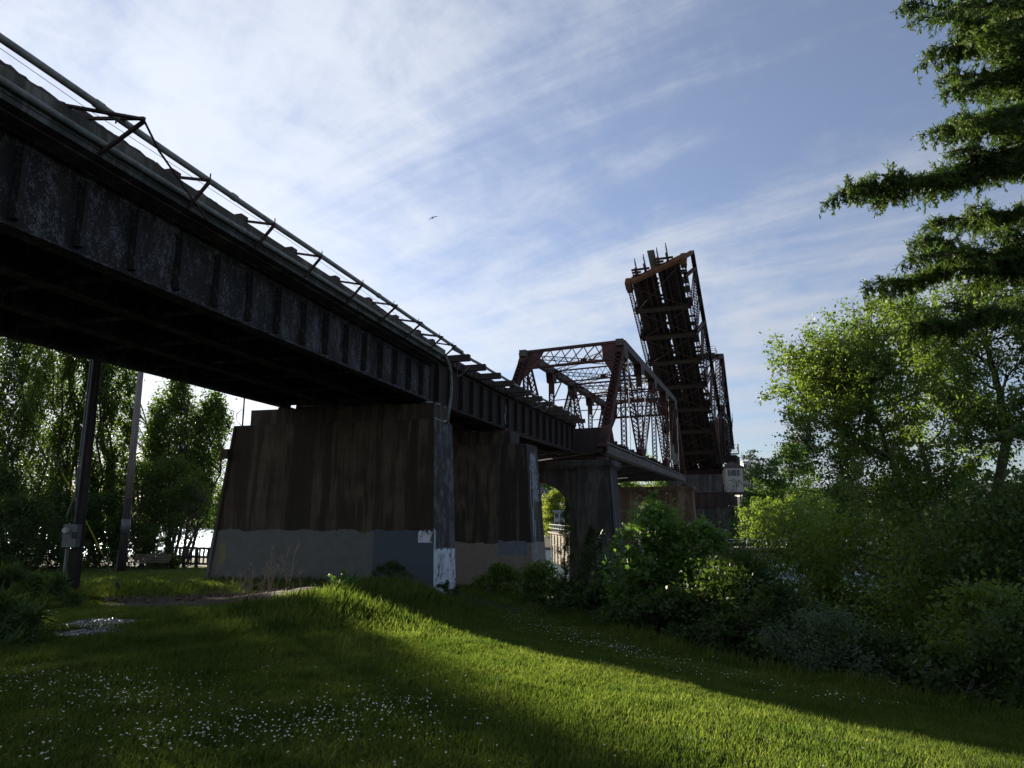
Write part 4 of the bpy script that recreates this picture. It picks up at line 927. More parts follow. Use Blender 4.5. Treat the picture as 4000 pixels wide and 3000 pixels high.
# spruce bough field from a trunk off the right edge
def spruce():
    r = np.random.default_rng(77); Y0 = 9.5; bx = 9.2; root = thing('spruce_tree', (bx, Y0, gz(bx, Y0)), 'large spruce at the right edge, its dense needled boughs reaching over the sky', 'tree')
    segs = []; T0 = np.array([bx, Y0, gz(bx, Y0)-.3]); T1 = np.array([bx+.3, Y0+.3, 10.5]); add_path(segs, curve(T0, T1, r, .01, 8), .28, .08)
    # each bough: tip in the photo, distance, droop
    B = [(3240, 735, 8.6, 1.0), (3400, 680, 8.3, .5), (3640, 500, 8.6, .9), (3585, 215, 9.0, .9), (3690, 340, 8.4, .7), (3510, 20, 9.2, .8), (3720, 440, 8.0, .6), (3800, 360, 9.6, .8),
         (3405, 1100, 8.8, .9), (3560, 940, 8.5, .8), (3570, 870, 9.4, .8), (3530, 1010, 8.1, .6), (3760, 800, 8.6, .8), (3600, 1260, 8.6, .7), (3700, 1180, 8.0, .6), (3860, 620, 8.3, .8), (3900, 200, 8.4, .9),
         (3700, 40, 8.3, .9), (3560, 70, 8.7, .5), (3880, 900, 8.2, .8), (3850, 1050, 8.6, .8), (3960, 480, 8.0, .7), (3940, 1180, 8.4, .7), (3930, 1580, 9.8, .6), (3900, 1700, 8.2, .6), (3480, 720, 8.5, .4), (3700, 590, 8.3, .5), (3800, 520, 8.2, .6)]
    sh = []   # shoots: pos, dir, len
    B = B+[(u+r.uniform(60, 260), v+r.uniform(-40, 110), Y+r.uniform(-.5, .5), w_*.9) for (u, v, Y, w_) in B if v < 340]
    B = [(u+(60 if 600 < v < 900 else 20), v, Y, w_) for (u, v, Y, w_) in B]
    for (u, v, Y, wgt) in B:
        tip = np.array(pt(u, v, Y)); rootz = tip[2]+(.36 if v < 760 else (.16 if v < 960 else .34))*(bx-tip[0])
        a = np.array([bx+.1, Y0, rootz]); L = np.linalg.norm(tip-a); pts = curve(a, tip, r, .03, 12, -.05); add_path(segs, pts, .045, .008)
        nb = int(L*24)
        for k in range(nb):
            t = .12+.88*(k/nb); i = min(11, int(t*12)); p = pts[i]+(pts[i+1]-pts[i])*(t*12-i); d = unit(pts[i+1]-pts[i])
            side = unit(np.cross(d, [0, 0, 1]))*(1 if k % 2 else -1)
            l = wgt*(.72-.44*t)*r.uniform(.3, 1.2)*(1+.35*math.sin(k*.55+u)); e = p+unit(d*.8+side*.9+np.array([0, 0, r.uniform(-.45, .22)]))*l
            pp = curve(p, e, r, .08, 3, -.05); add_path(segs, pp, .008, .003)
            m_ = max(3, int(l/.026))
            for j in range(m_):
                s_ = (j+r.random())/m_; q = p+(e-p)*s_; dd = unit((e-p)/max(l, .01)*.9+r.normal(size=3)*.62+np.array([0, 0, .12])); sh.append((q, dd, r.uniform(.05, .11)))
            for j in range(int(2.6*l/.1)):   # hanging sprays
                q = p+(e-p)*r.random(); ln = r.uniform(.06, .26)*wgt; e2 = q+np.array([r.normal()*.04, r.normal()*.04, -ln]); segs.append((q, e2, .003, .002))
                for jj in range(int(ln/.035)): sh.append((q+(e2-q)*r.random(), unit(np.array([r.normal()*.5, r.normal()*.5, -.7])), r.uniform(.035, .07)))
    V, I = tubes_np(segs); np_obj('trunk', V, 4, I, MT['bark'], root, smooth=True)
    P = np.array([s[0] for s in sh]); D = np.array([s[1] for s in sh]); Ls = np.array([s[2] for s in sh]); n = len(sh); NN = 16
    x = unit(np.cross(D, r.normal(size=(n, 3)))); y = np.cross(D, x); t = np.tile(np.linspace(.0, 1, NN), (n, 1)); an = r.random((n, NN))*6.28
    c = P[:, None]+D[:, None]*(t*Ls[:, None])[..., None]; nd = unit(x[:, None]*np.cos(an)[..., None]+y[:, None]*np.sin(an)[..., None]+D[:, None]*.75)
    nl = .026*r.uniform(.8, 1.3, (n, NN))[..., None]; w = unit(np.cross(nd, D[:, None]+.01))*.0050
    tri = np.stack([c-w, c+w, c+nd*nl+w*.4, c+nd*nl-w*.4], 2).reshape(-1, 3)
    np_obj('needles', tri, 4, np.arange(len(tri)), MT['spruce'], root)
    cb = MB()
    for k in r.integers(0, n, 26):
        c = P[k]; cb.tube([c, c+np.array([0, 0, -.03]), c+np.array([.005, 0, -.06]), c+np.array([.005, 0, -.085])], [.010, .017, .015, .004], 6)
    cb.build('cones', m_simple('spruce cones', (.13, .055, .035), .8, .3, 30), root)
spruce()
# ---- right bank undergrowth (near), placed by photo column, top row and distance
und = [ # name, label, u, vtop, Y, rx, ry, ncl, nl, size, mat, shape, mode
 ('maple_sapling', 'bright young maple shrub in front of the far arched pier', 2560, 1990, 22, 1.55, 1.2, 90, 6000, .20, 'maple', 'dome', 'star'),
 ('maple_sapling', 'maple shoot rising highest against the truss deck', 2545, 1885, 22.5, .32, .32, 14, 360, .18, 'maple', 'dome', 'star'),
 ('maple_sapling', 'maple shrub below the control house', 2745, 2050, 21.5, 1.3, 1.0, 70, 4200, .18, 'maple', 'dome', 'star'),
 ('willow_shrub', 'grey green willow shrub at the foot of the dark arched pier', 2420, 2135, 27, 1.7, 1.3, 70, 7200, 0.098, 'willow', 'dome', 'leaf'),
 ('willow_shrub', 'slender grey shrub growing up in front of the control house', 2880, 1880, 24, .55, .6, 22, 700, 0.111, 'willow', 'dome', 'leaf'),
 ('willow_shrub', 'silvery shrub lit at the bottom right of the bank', 3230, 2395, 12.5, 1.35, 1.0, 70, 5600, 0.072, 'willow', 'dome', 'leaf'),
 ('bank_shrub', 'dark shrub below the willow, next to the mown path', 2330, 2290, 23, 1.9, 1.3, 60, 6400, 0.117, 'dark', 'dome', 'leaf'),
 ('bank_shrub', 'low shrub by the graffiti pier foot', 1960, 2215, 33, 1.5, 1.0, 50, 4800, 0.130, 'alder', 'dome', 'leaf'),
 ('bank_shrub', 'round tall weed clump right of the graffiti pier', 2120, 2205, 30, 1.2, 1.0, 50, 5200, 0.117, 'alder', 'dome', 'leaf'),
 ('bank_shrub', 'dark thicket below the maple shrubs', 2620, 2330, 19, 2.1, 1.6, 80, 10400, 0.111, 'dark', 'dome', 'leaf'),
 ('bank_shrub', 'broad leaved dark thicket in the middle of the bank', 2880, 2180, 18.5, 2.0, 1.6, 90, 12000, 0.111, 'dark', 'dome', 'leaf'),
 ('bank_shrub', 'leafy bush hiding the lower trunks of the alders', 3420, 1990, 20, 2.3, 1.6, 100, 13600, 0.117, 'alder', 'round', 'leaf'),
 ('bank_shrub', 'dark bush behind the silvery shrub', 3050, 2310, 15, 1.6, 1.4, 80, 8800, 0.098, 'dark', 'dome', 'leaf'),
 ('bank_shrub', 'dark undergrowth below the railing gap', 3480, 2480, 12.5, 1.5, 1.2, 70, 8000, 0.085, 'dark', 'dome', 'leaf'),
 ('bank_shrub', 'sunlit yellow green bush near the right edge', 3830, 2290, 11.5, .75, .8, 50, 4000, 0.085, 'alder', 'round', 'leaf'),
 ('bank_shrub', 'dark bush in the lower right corner of the bank', 3780, 2560, 10.2, 1.3, 1.1, 60, 7200, 0.078, 'dark', 'dome', 'leaf'),
 ('bank_shrub', 'dense dark hedge at the right edge behind the bright bush', 3990, 1880, 14, 1.7, 1.7, 90, 13600, 0.098, 'dark', 'round', 'leaf'),
 ('bank_shrub', 'dark leafy mass under the right hand alder', 3660, 1990, 16, 1.9, 1.6, 90, 12000, 0.098, 'alder', 'round', 'leaf'),
 ('bank_shrub', 'thicket at the left end of the railing behind the bank', 3120, 2010, 24, 2.1, 1.4, 80, 10400, 0.117, 'alder', 'dome', 'leaf'),
 ('bank_shrub', 'low dark growth along the mown edge below the thicket', 2850, 2420, 15, 1.5, .9, 50, 5600, 0.091, 'dark', 'dome', 'leaf'),
 ('bank_shrub', 'low dark growth along the lawn edge right of the pine', 2480, 2360, 19, 1.4, .9, 50, 5200, 0.104, 'dark', 'dome', 'leaf'),
 ('bank_shrub', 'dark growth touching the right edge of the photo', 4080, 2400, 9.5, 1.1, 1.2, 60, 7200, 0.078, 'dark', 'dome', 'leaf'),
 ('bank_shrub', 'low growth at the foot of the willow shrub by the path bend', 2210, 2285, 27, 1.3, .8, 40, 4000, 0.111, 'dark', 'dome', 'leaf'),
]
for i, (nm_, lb, u, vt, Y, rx, ry, ncl, nl, size, mt, shp, mode) in enumerate(und):
    (b0, h) = place(u, vt, Y)
    grp = {'maple_sapling': 'maple saplings on the bank', 'willow_shrub': 'willow shrubs on the bank', 'bank_shrub': 'shrubs on the right bank'}[nm_]
    clump_plant(nm_, lb, 'shrub', b0, h, rx, ry, 300+i, ncl, nl, size, MT[mt], MT['bark'], shape=shp, low=(.25 if shp == 'round' else .02), group=grp, leafmode=mode, csig=.2, stems=4, r0=.03, elong=(3.5 if mt == 'willow' else 1.7), crown='foliage', trunk='stem')
# young pine in front of the arch
def pine(label, u, vt, Y, rx, n, seed, grp):
    (b0, h) = place(u, vt, Y); r = np.random.default_rng(seed); root = thing('young_pine', b0, label, 'tree', grp); b = np.array(b0); segs = []; add_path(segs, curve(b-[0, 0, .2], b+[0, 0, h], r, .015, 8), .045, .01); cs = []
    for k in range(n):
        t = .12+.86*k/n; a = b+[0, 0, h*t]; l = rx*(1.05-t)**.7*r.uniform(.5, 1.1); an = r.random()*6.28; e = a+np.array([math.cos(an)*l, math.sin(an)*l, l*.35]); add_path(segs, curve(a, e, r, .08, 3), .014, .005)
        m_ = max(2, int(l/.12))
        for j in range(m_): s_ = .35+.65*(j+r.random())/m_; cs.append((a+(e-a)*s_, unit(e-a)))
        cs.append((e, np.array([0, 0, 1.]))); cs.append((e+[0, 0, .08], np.array([0, 0, 1.])))
    C = np.array([c[0] for c in cs]); D = np.array([c[1] for c in cs]); k = np.repeat(np.arange(len(cs)), 46); q = C[k]+r.normal(size=(len(k), 3))*.02+D[k]*r.uniform(-.05, .08, len(k))[:, None]
    V, I = leaves_geo(r, q, .11, -.1, 11, unit(D[k]*.5+r.normal(size=(len(k), 3))*.9)); V2, I2 = tubes_np(segs)
    np_obj('trunk', V2, 4, I2, MT['bark'], root, smooth=True); np_obj('needles', V, 4, I, MT['pine'], root)
pine('slim young pine standing in front of the open arch', 2210, 1950, 27, .55, 46, 401, 'young pines'); pine('bushy young pine with upright pale shoots right of the arch', 2320, 2055, 25.5, .80, 60, 402, 'young pines')
# ---- far shore and hillside
far = [
 ('leafy_tree', 'rounded dark green tree just right of the control house', 3010, 1800, 150, 6, 5, 70, 6500, .45, 'farg', 'dome'),
 ('leafy_tree', 'tall dense tree left of the conifer on the far shore', 3085, 1745, 160, 6.5, 5, 80, 7500, .45, 'farg', 'dome'),
 ('conifer', 'pointed dark fir rising above the far shore trees', 3135, 1635, 175, 7.5, 7.5, 90, 7000, .6, 'farc', 'cone'),
 ('conifer', 'broad dark conifer right of the pointed fir', 3290, 1770, 165, 7, 6, 80, 6500, .55, 'farc', 'cone'),
 ('leafy_tree', 'bright yellow green tree below the dark far trees', 2990, 1930, 120, 4.5, 3.5, 60, 5500, .35, 'fary', 'round'),
 ('leafy_tree', 'second yellow green tree at the water, right of the first', 3120, 1910, 128, 6.0, 4, 70, 6500, .35, 'fary', 'round'),
 ('leafy_tree', 'yellow green tree behind the thicket at the railing', 3290, 1900, 135, 7, 4, 70, 6500, .4, 'farg', 'dome'),
 ('leafy_tree', 'far tree seen between the two alders', 3520, 1860, 150, 9, 5, 80, 7000, .45, 'farg', 'dome'),
 ('leafy_tree', 'far tree behind the right hand alder trunk', 3800, 1840, 140, 9, 5, 80, 7000, .45, 'farg', 'dome'),
 ('leafy_tree', 'far tree low behind the right edge hedge', 4020, 1850, 135, 8, 5, 70, 6000, .45, 'farg', 'dome'),
 ('leafy_tree', 'mid green tree at the foot of the control house', 2925, 1960, 138, 4.0, 3, 50, 4500, .35, 'farg', 'dome'),
 ('weeping_willow', 'bright weeping willow seen through the arch', 2178, 1925, 158, 5.0, 4, 70, 12000, .5, 'weep', 'dome'),
 ('leafy_tree', 'far green tree left of the willow through the arch', 2095, 1960, 190, 6, 5, 50, 5000, .5, 'farg', 'dome'),
 ('leafy_tree', 'hillside tree above the houses through the arch', 2105, 1890, 300, 9, 6, 50, 4500, .8, 'fary', 'dome'),
 ('leafy_tree', 'treetop seen under the truss deck at the far pier, left one', 2450, 1850, 175, 5, 4, 50, 4500, .45, 'fary', 'dome'),
 ('leafy_tree', 'treetop seen under the truss deck, right one', 2540, 1795, 185, 6.5, 4, 60, 5000, .45, 'fary', 'dome'),
 ('leafy_tree', 'low far tree behind the far arched pier', 2600, 1860, 175, 5, 4, 50, 4500, .45, 'farg', 'dome'),
 ('leafy_tree', 'dark far tree at the water left of the painted pier', 872, 1905, 330, 5, 5, 50, 4500, .9, 'farg', 'dome'),
 ('leafy_tree', 'small far tree on the opposite lake shore', 815, 1980, 380, 7, 5, 50, 4000, .9, 'farg', 'dome'),
]
for i, (nm_, lb, u, vt, Y, rx, ry, ncl, nl, size, mt, shp) in enumerate(far):
    (b0, h) = place(u, vt, Y); h = max(h, 3)
    clump_plant(nm_, lb, 'tree', b0, h, rx, ry, 500+i, ncl, nl, size, MT[mt], MT['bark'], low=.12, shape=shp, group='trees on the far shore', csig=.17, stems=1, r0=.25, droop=(1.2 if nm_ == 'weeping_willow' else .2), elong=(3 if nm_ == 'weeping_willow' else 1.5))
# umbrella-like thin pine by the control house
(b0, h) = place(2928, 1768, 185); r = np.random.default_rng(9); root = thing('tall_pine', b0, 'thin umbrella shaped pine above the flat roofed building', 'tree', 'trees on the far shore'); b = np.array(b0); segs = []; add_path(segs, curve(b, b+[0, 0, h*.96], r, .01, 8), .25, .08); C = []
for k in range(16):
    t = .55+.44*k/16; l = (2.9 if t > .85 else 2.2)*r.uniform(.5, 1); an = r.random()*6.28; a = b+[0, 0, h*t]; e = a+np.array([math.cos(an)*l, math.sin(an)*l, .25*l]); segs.append((a, e, .06, .03)); C.append(e+r.normal(size=(110, 3))*[.8, .8, .2])
finish(root, segs, np.concatenate(C), .45, MT['farc'], MT['bark'], r)
# ============================================================ FAR BUILDINGS, SHORE STRUCTURES
def building(label, fr, w, d, z0, z1, wall, nm_='apartment_building', cols=4, rows=3, roof=None, gable=0., glass=True):
    root = thing(nm_, fr.W(d/2, w/2, z0), label, 'building', 'buildings on the far shore')
    b = MB(); b.box(fr, 0, d, 0, w, z0, z1); b.build('wall', wall, root)
    b = MB()
    if gable:
        P = [fr.W(-.4, -.5, z1), fr.W(d+.4, -.5, z1), fr.W(d+.4, w+.5, z1), fr.W(-.4, w+.5, z1), fr.W(-.4, w/2, z1+gable), fr.W(d+.4, w/2, z1+gable)]
        b.v = [tuple(p) for p in P]; b.f = [(0, 1, 5, 4), (2, 3, 4, 5), (0, 4, 3), (1, 2, 5), (0, 3, 2, 1)]
    else: b.box(fr, -.3, d+.3, -.3, w+.3, z1+.003, z1+.35)
    b.build('roof', roof or MT['greyb'], root)
    ww = w/cols
    for i in range(cols):
        for j in range(rows):
            hh = (z1-z0)/rows; q = MB(); q.box(fr, -.08, -.01, (i+.18)*ww, (i+.82)*ww, z0+(j+.28)*hh, z0+(j+.82)*hh); wo = q.build('window', MT['glass'], root)
            q = MB(); q.box(fr, -.12, -.081, (i+.48)*ww, (i+.52)*ww, z0+(j+.28)*hh, z0+(j+.82)*hh); q.box(fr, -.12, -.081, (i+.15)*ww, (i+.85)*ww, z0+(j+.24)*hh, z0+(j+.28)*hh); q.build('frame', MT['white'], wo)
    return root
def bl(label, u0, u1, vt, vb, Y, wall, az=5, **k):
    a = at(u0, vb, Y); c = at(u1, vt, Y); return building(label, Frame(a.x, Y, az), c.x-a.x, 9, a.z-1.0, c.z, wall, **k)
lightw = m_simple('pale stucco', (.42, .43, .42), .8, .12, .5)
bl('flat roofed grey apartment block behind the control house', 2900, 2975, 1832, 1925, 200, lightw, cols=4, rows=4)
bl('small dark penthouse behind the control house roof', 2905, 2935, 1806, 1834, 215, MT['greyb'], cols=2, rows=1)
bl('pale house with blue gabled roof, left of the pair through the arch', 2085, 2150, 1925, 1955, 290, lightw, cols=3, rows=2, gable=2.6, roof=MT['blueroof'], nm_='house')
bl('pale house with blue gabled roof, right of the pair through the arch', 2150, 2205, 1922, 1955, 285, lightw, cols=3, rows=2, gable=2.8, roof=MT['blueroof'], nm_='house')
bl('tall grey block on the hill top through the arch', 2140, 2185, 1880, 1920, 330, MT['greyb'], cols=3, rows=2)
bl('glass fronted white waterside building through the arch', 2165, 2205, 2000, 2078, 150, lightw, cols=2, rows=3, nm_='waterside_building')
bl('pale shed with sloping roof at the right of the arch', 2222, 2262, 1990, 2080, 152, lightw, cols=2, rows=2, gable=1.4, roof=MT['greyb'], nm_='waterside_building')
bl('grey house by the lake between poplar and painted pier', 840, 880, 1990, 2035, 385, MT['greyb'], cols=3, rows=2, gable=2, roof=MT['roof'], nm_='house')
bl('low dark house by the lake behind the railing', 800, 850, 2020, 2050, 388, m_simple('dark cladding', (.09, .08, .08), .8, .3, .5), cols=4, rows=1, gable=1.5, roof=MT['roof'], nm_='house')
bl('far lit roof behind the alder', 3325, 3370, 1805, 1850, 230, lightw, cols=3, rows=2)
# timber crib wall in the channel
fW = Frame(7.7, 74, -4)
rK = thing('timber_crib_wall', fW.W(12, 0, -6.4), 'sunlit stacked timber crib wall in the channel behind the arch', 'timber wall')
q = random.Random(3)
for k in range(13):
    b = MB(); z = -6.6+k*.32; x = 0
    while x < 30:
        l = q.uniform(3, 7); b.box(fW, x, min(30, x+l-.06), (-.10 if k > 7 else .28)+q.uniform(-.04, .04), .8, z+q.uniform(0, .02), z+.27); x += l
    b.build('timber', MT['woodgrey'], rK)
b = MB()
for x in np.arange(.5, 30, 3.1): b.cut(); b.box(fW, x, x+.35, -.2, -.105, -6.6, -2.4)
b.build('pile', MT['wood'], rK)
b = MB(); b.box(fW, -.5, 30.5, -.45, 2.2, -2.38, -2.2); b.build('deck', MT['woodgrey'], rK)
b = MB()
for x in np.arange(0, 30, 2.5): b.box(fW, x, x+.08, -.3, -.22, -2.2, -1.2)
for z in (-1.7, -1.2): b.box(fW, 0, 30, -.29, -.23, z, z+.06)
b.build('railing', MT['metal'], rK)
# far boardwalk right
fQ = Frame(30, 112, 93); rQ = thing('boardwalk', fQ.W(30, 0, -6.4), 'weathered timber boardwalk with railing on the far bank right of the lift bridge', 'boardwalk')
b = MB(); b.box(fQ, 0, 90, 0, 5, -4.9, -4.6); b.build('deck', MT['woodgrey'], rQ)
b = MB(); b.box(fQ, 0, 90, -.05, .0, -6.3, -4.62); b.build('fascia', MT['woodgrey'], rQ)
b = MB()
for x in np.arange(0, 90, 3): b.box(fQ, x, x+.14, .05, .19, -4.6, -3.5)
for z in (-4.1, -3.6): b.box(fQ, 0, 90, .08, .15, z, z+.1)
b.build('railing', MT['white'], rQ)
# near railings
def railing(label, P, Q, h, step, mat, rails_=(.35, .98), post=.14, nm_='railing', pk=None):
    P, Q = Vector(P), Vector(Q); root = thing(nm_, (P+Q)/2, label, 'railing', 'wooden railings at the water'); n = max(1, int((Q-P).length/step)); d = (Q-P)/n; u = d.normalized()
    for i in range(n+1):
        c = P+d*i; b = MB(); b.beam(c-Vector((0, 0, .3)), c+Vector((0, 0, h+.06)), post, post, (0, 1, 0)); b.build('post', mat, root)
    x = Vector((u.y, -u.x, 0))*(post/2+.03)
    for r_ in rails_: b = MB(); b.beam(P+x+Vector((0, 0, h*r_)), Q+x+Vector((0, 0, h*r_)), .05, .14); b.build('rail', mat, root)
    if pk:
        m = int((Q-P).length/pk); b = MB()
        for i in range(m): c = P+(Q-P)*((i+.5)/m)+x*1.6; b.cut(); b.beam(c+Vector((0, 0, h*.05)), c+Vector((0, 0, h*.98)), .10, .04, (0, 1, 0))
        b.build('baluster', mat, root)
zf = at(845, 2208, 51).z
railing('dark wooden railing at the lake between the shrub and the painted pier', (at(660, 2208, 52).x, 52.3, zf), (at(985, 2208, 50).x, 49.5, zf), 1.15, 1.1, MT['wood'], (.08, .48, 1.0), .17, pk=.37)
P_ = at(3330, 2420, 34); Q_ = at(3660, 2410, 36); railing('dark wooden railing over the water seen through the bank shrubs', P_, Q_, 1.15, .9, MT['wood'], (.15, .55, 1.0), .14)
P_ = at(3100, 2400, 31); Q_ = at(3330, 2420, 33.6); railing('left continuation of the railing half hidden by the thicket', P_, Q_, 1.15, .9, MT['woodgrey'], (.15, .55, 1.0), .14)
# ============================================================ POLES, BENCHES, SMALL THINGS
pb = at(289, 2258, 21.5); tz = at(383, 1330, 21.5)
rp = thing('utility_pole', (pb.x, pb.y, gz(pb.x, pb.y)), 'black tarred pole with a grey electric meter box, standing in the grass at left', 'pole')
b = MB(); zt = 8.3; b.tube([(pb.x, pb.y, gz(pb.x, pb.y)-.4), (pb.x, pb.y, 1.5), (pb.x, pb.y, zt)], [.175, .135, .10], 14); b.build('shaft', MT['pole'], rp, smooth=True)
b = MB(); b.tube([(pb.x-.04, pb.y-.20, -.75), (pb.x-.04, pb.y-.185, 1.5), (pb.x-.03, pb.y-.16, 5)], .035, 8); b.tube([(pb.x-.30, pb.y-.16, -.10), (pb.x-.30, pb.y-.16, .08), (pb.x-.20, pb.y-.18, .35), (pb.x-.12, pb.y-.18, .6), (pb.x-.10, pb.y-.17, 5)], .026, 8)
b.tube([(pb.x-.20, pb.y-.16, -.95), (pb.x-.20, pb.y-.16, gz(pb.x, pb.y)-.05)], .045, 8); b.build('conduit', MT['metal'], rp, smooth=True)
m0 = at(249, 2137, 21.2); m1 = at(312, 2048, 21.2)
b = MB(); b.quadbox([(m0.x, pb.y-.42, m0.z), (m1.x, pb.y-.42, m0.z+.0), (m1.x, pb.y-.18, m0.z), (m0.x, pb.y-.18, m0.z), (m0.x, pb.y-.42, m1.z), (m1.x, pb.y-.42, m1.z), (m1.x, pb.y-.18, m1.z), (m0.x, pb.y-.18, m1.z)]); mb_ = b.build('meter_box', MT['metal'], rp)
cx_ = m0.x+.12; cz_ = m1.z-.17; b = MB(); b.tube([(cx_, pb.y-.42, cz_), (cx_, pb.y-.50, cz_)], .085, 14); b.tube([(cx_, pb.y-.50, cz_), (cx_, pb.y-.57, cz_)], .07, 14); b.build('meter', m_simple('cloudy meter dome', (.5, .52, .5), .15, .1, 5), mb_)
b = MB(); b.quadbox([(m0.x+.28, pb.y-.45, m0.z+.25), (m0.x+.42, pb.y-.45, m0.z+.25), (m0.x+.42, pb.y-.425, m0.z+.25), (m0.x+.28, pb.y-.425, m0.z+.25), (m0.x+.28, pb.y-.45, m0.z+.43), (m0.x+.42, pb.y-.45, m0.z+.43), (m0.x+.42, pb.y-.425, m0.z+.43), (m0.x+.28, pb.y-.425, m0.z+.43)]); b.build('label_plate', MT['glass'], mb_)
# guy wire with yellow guard
ga = at(492, 2258, 22.0); gy1 = at(245, 1850, 21.8); tt = Vector((pb.x-3.2, pb.y+.2, 6.0)); ga = Vector((ga.x, ga.y, gz(ga.x, ga.y)))
rg = thing('guy_wire', ga, 'yellow sleeved guy wire anchored in the grass right of the black pole', 'guy wire')
dirg = (gy1-ga); b = MB(); b.tube([ga, ga+dirg*2.9], .008, 6); b.build('strand', MT['metal'], rg); b = MB(); b.tube([ga+dirg*.35, ga+dirg*1.0], .022, 8); b.build('guard', MT['yellow'], rg)
b = MB(); b.tube([ga-Vector((0, 0, .15)), ga+dirg*.10], .018, 6); b.tube([ga+dirg*.06, ga+dirg*.12], .05, 6); b.build('anchor', MT['rust'], rg)
pg = at(478, 2185, 42); pz = gz(pg.x, 42); rq = thing('wooden_pole', (pg.x, 42, pz), 'slim grey wooden pole with a metal band, behind the guy wire', 'pole')
b = MB(); b.tube([(pg.x, 42, pz-.3), (pg.x, 42, 1.0)], [.24, .21], 12); b.build('foot', MT['pole'], rq, smooth=True)
b = MB(); b.tube([(pg.x, 42, 1.0), (pg.x, 42, 5), (pg.x, 42, 11)], [.209, .19, .15], 12); b.build('shaft', MT['poleg'], rq, smooth=True)
zb0, zb1 = at(490, 2085, 42).z, at(490, 2028, 42).z; b = MB(); b.tube([(pg.x, 42, zb0), (pg.x, 42, zb1)], .25, 14); b.build('metal_band', MT['metal'], rq, smooth=True)
b = MB(); b.tube([(pg.x-.27, 41.95, pz), (pg.x-.25, 41.95, pz+1.2)], .035, 6); b.build('conduit', MT['metal'], rq)
def bench(label, u, v, Y, az):
    p = at(u, v, Y); z = gz(p.x, Y); fr = Frame(p.x, Y, az); root = thing('park_bench', (p.x, Y, z), label, 'bench', 'park benches')
    b = MB(); 
    for k in range(4): b.box(fr, -.05+k*.11, .05+k*.11, -.9, .9, z+.42, z+.46)
    b.build('seat', MT['woodgrey'], root); b = MB()
    for k in range(3): b.box(fr, .42+k*.04, .46+k*.04, -.9, .9, z+.52+k*.15, z+.63+k*.15)
    b.build('backrest', MT['woodgrey'], root)
    for sg in (-.75, .75):
        b = MB(); b.box(fr, 0, .07, sg-.03, sg+.03, z, z+.419); b.box(fr, .38, .45, sg-.03, sg+.03, z, z+.5); b.box(fr, .07, .38, sg-.03, sg+.03, z+.38, z+.418); b.beam(fr.W(.43, sg, z+.45), fr.W(.58, sg, z+.95), .05, .05); b.build('leg', MT['wood'], root)
bench('pale slatted park bench just right of the grey wooden pole', 527, 2185, 47, 35); bench('darker park bench under the spreading tree', 600, 2190, 47.5, 10)
# lamp and pieces seen behind the poplars
lp = at(212, 2060, 75); rl = thing('shore_lamp', (lp.x, 75, -4.2), 'small white shore lamp between the poplar trunks', 'lamp'); b = MB(); b.tube([(lp.x, 75, -5), (lp.x, 75, lp.z-.3)], .08, 8); b.build('post', MT['wood'], rl); b = MB(); b.tube([(lp.x, 75, lp.z-.3), (lp.x, 75, lp.z), (lp.x, 75, lp.z+.35), (lp.x, 75, lp.z+.5)], [.15, .32, .26, .05], 10); b.build('lamp_head', MT['white'], rl)
# bird
bp = at(1690, 851, 60); rb_ = Frame(bp.x, bp.y, 60)
b = MB()
b.tube([bp+Vector((-.05, -.28, -.03)), bp+Vector((-.02, -.1, 0)), bp+Vector((0, .1, .01)), bp+Vector((.02, .28, .0))], [.01, .055, .05, .012], 8)
for sg, pts in ((1, [(0, 0, .02), (.22, .02, .13), (.48, -.06, .10)]), (-1, [(0, 0, .02), (-.20, .03, -.03), (-.34, -.04, -.26)])):
    P = [bp+Vector(p) for p in pts]; c0, c1, c2 = .17, .14, .02
    v = []
    for p, c in zip(P, (c0, c1, c2)): v += [p+Vector((0, c/2, .006)), p-Vector((0, c/2, -.006)), p-Vector((0, c/2, .006)), p+Vector((0, c/2, -.006))]
    k = len(b.v); b.v += [tuple(x) for x in v]
    for i in (0, 4):
        for j in range(4): b.f.append((k+i+j, k+i+(j+1) % 4, k+i+4+(j+1) % 4, k+i+4+j))
    b.f.append((k+8, k+9, k+10, k+11))
o = b.build('seagull', m_simple('gull plumage', (.16, .16, .17), .8, .3, 6)); tag(o, 'small dark gull gliding alone in the sky above the girder span', 'bird')
# ============================================================ GROUND COVER
def ground_patch(name, label, polypx, zoff, mat, kind, amp=.02, res=.12, seed=1):
    """thin mounded sheet following the terrain inside a rounded outline of world points"""
    r = np.random.default_rng(seed); P = np.array(polypx, float); c = P.mean(0); n = 40; ang = np.linspace(0, 2*np.pi, n, endpoint=False)
    pa = np.arctan2(P[:, 1]-c[1], P[:, 0]-c[0]); pr = np.hypot(P[:, 0]-c[0], P[:, 1]-c[1]); o = np.argsort(pa); pa, pr = pa[o], pr[o]
    rad = np.interp(ang, np.r_[pa-2*np.pi, pa, pa+2*np.pi], np.r_[pr, pr, pr])*(1+r.normal(size=n)*.06)
    V = []; 
    for f in np.linspace(0, 1, 14):
        for a, q in zip(ang, rad):
            x, y = c[0]+math.cos(a)*q*f, c[1]+math.sin(a)*q*f; V.append((x, y, gz(x, y)+zoff*(1-f**6)-.02*(f > .97)+r.normal()*amp*(f < .95)))
    I = []
    for i in range(13):
        for j in range(n): I += [i*n+j, i*n+(j+1) % n, (i+1)*n+(j+1) % n, (i+1)*n+j]
    o = np_obj(name, np.array(V), 4, np.array(I), mat); tag(o, kind=kind); return o
def px_ground(u, v):
    """march the ray of a photo pixel to the terrain"""
    d = ray(u, v); t = 2.0
    while t < 400:
        p = d*t
        if p.z < gz(p.x, p.y): return (p.x, p.y)
        t += .06
    return (p.x, p.y)
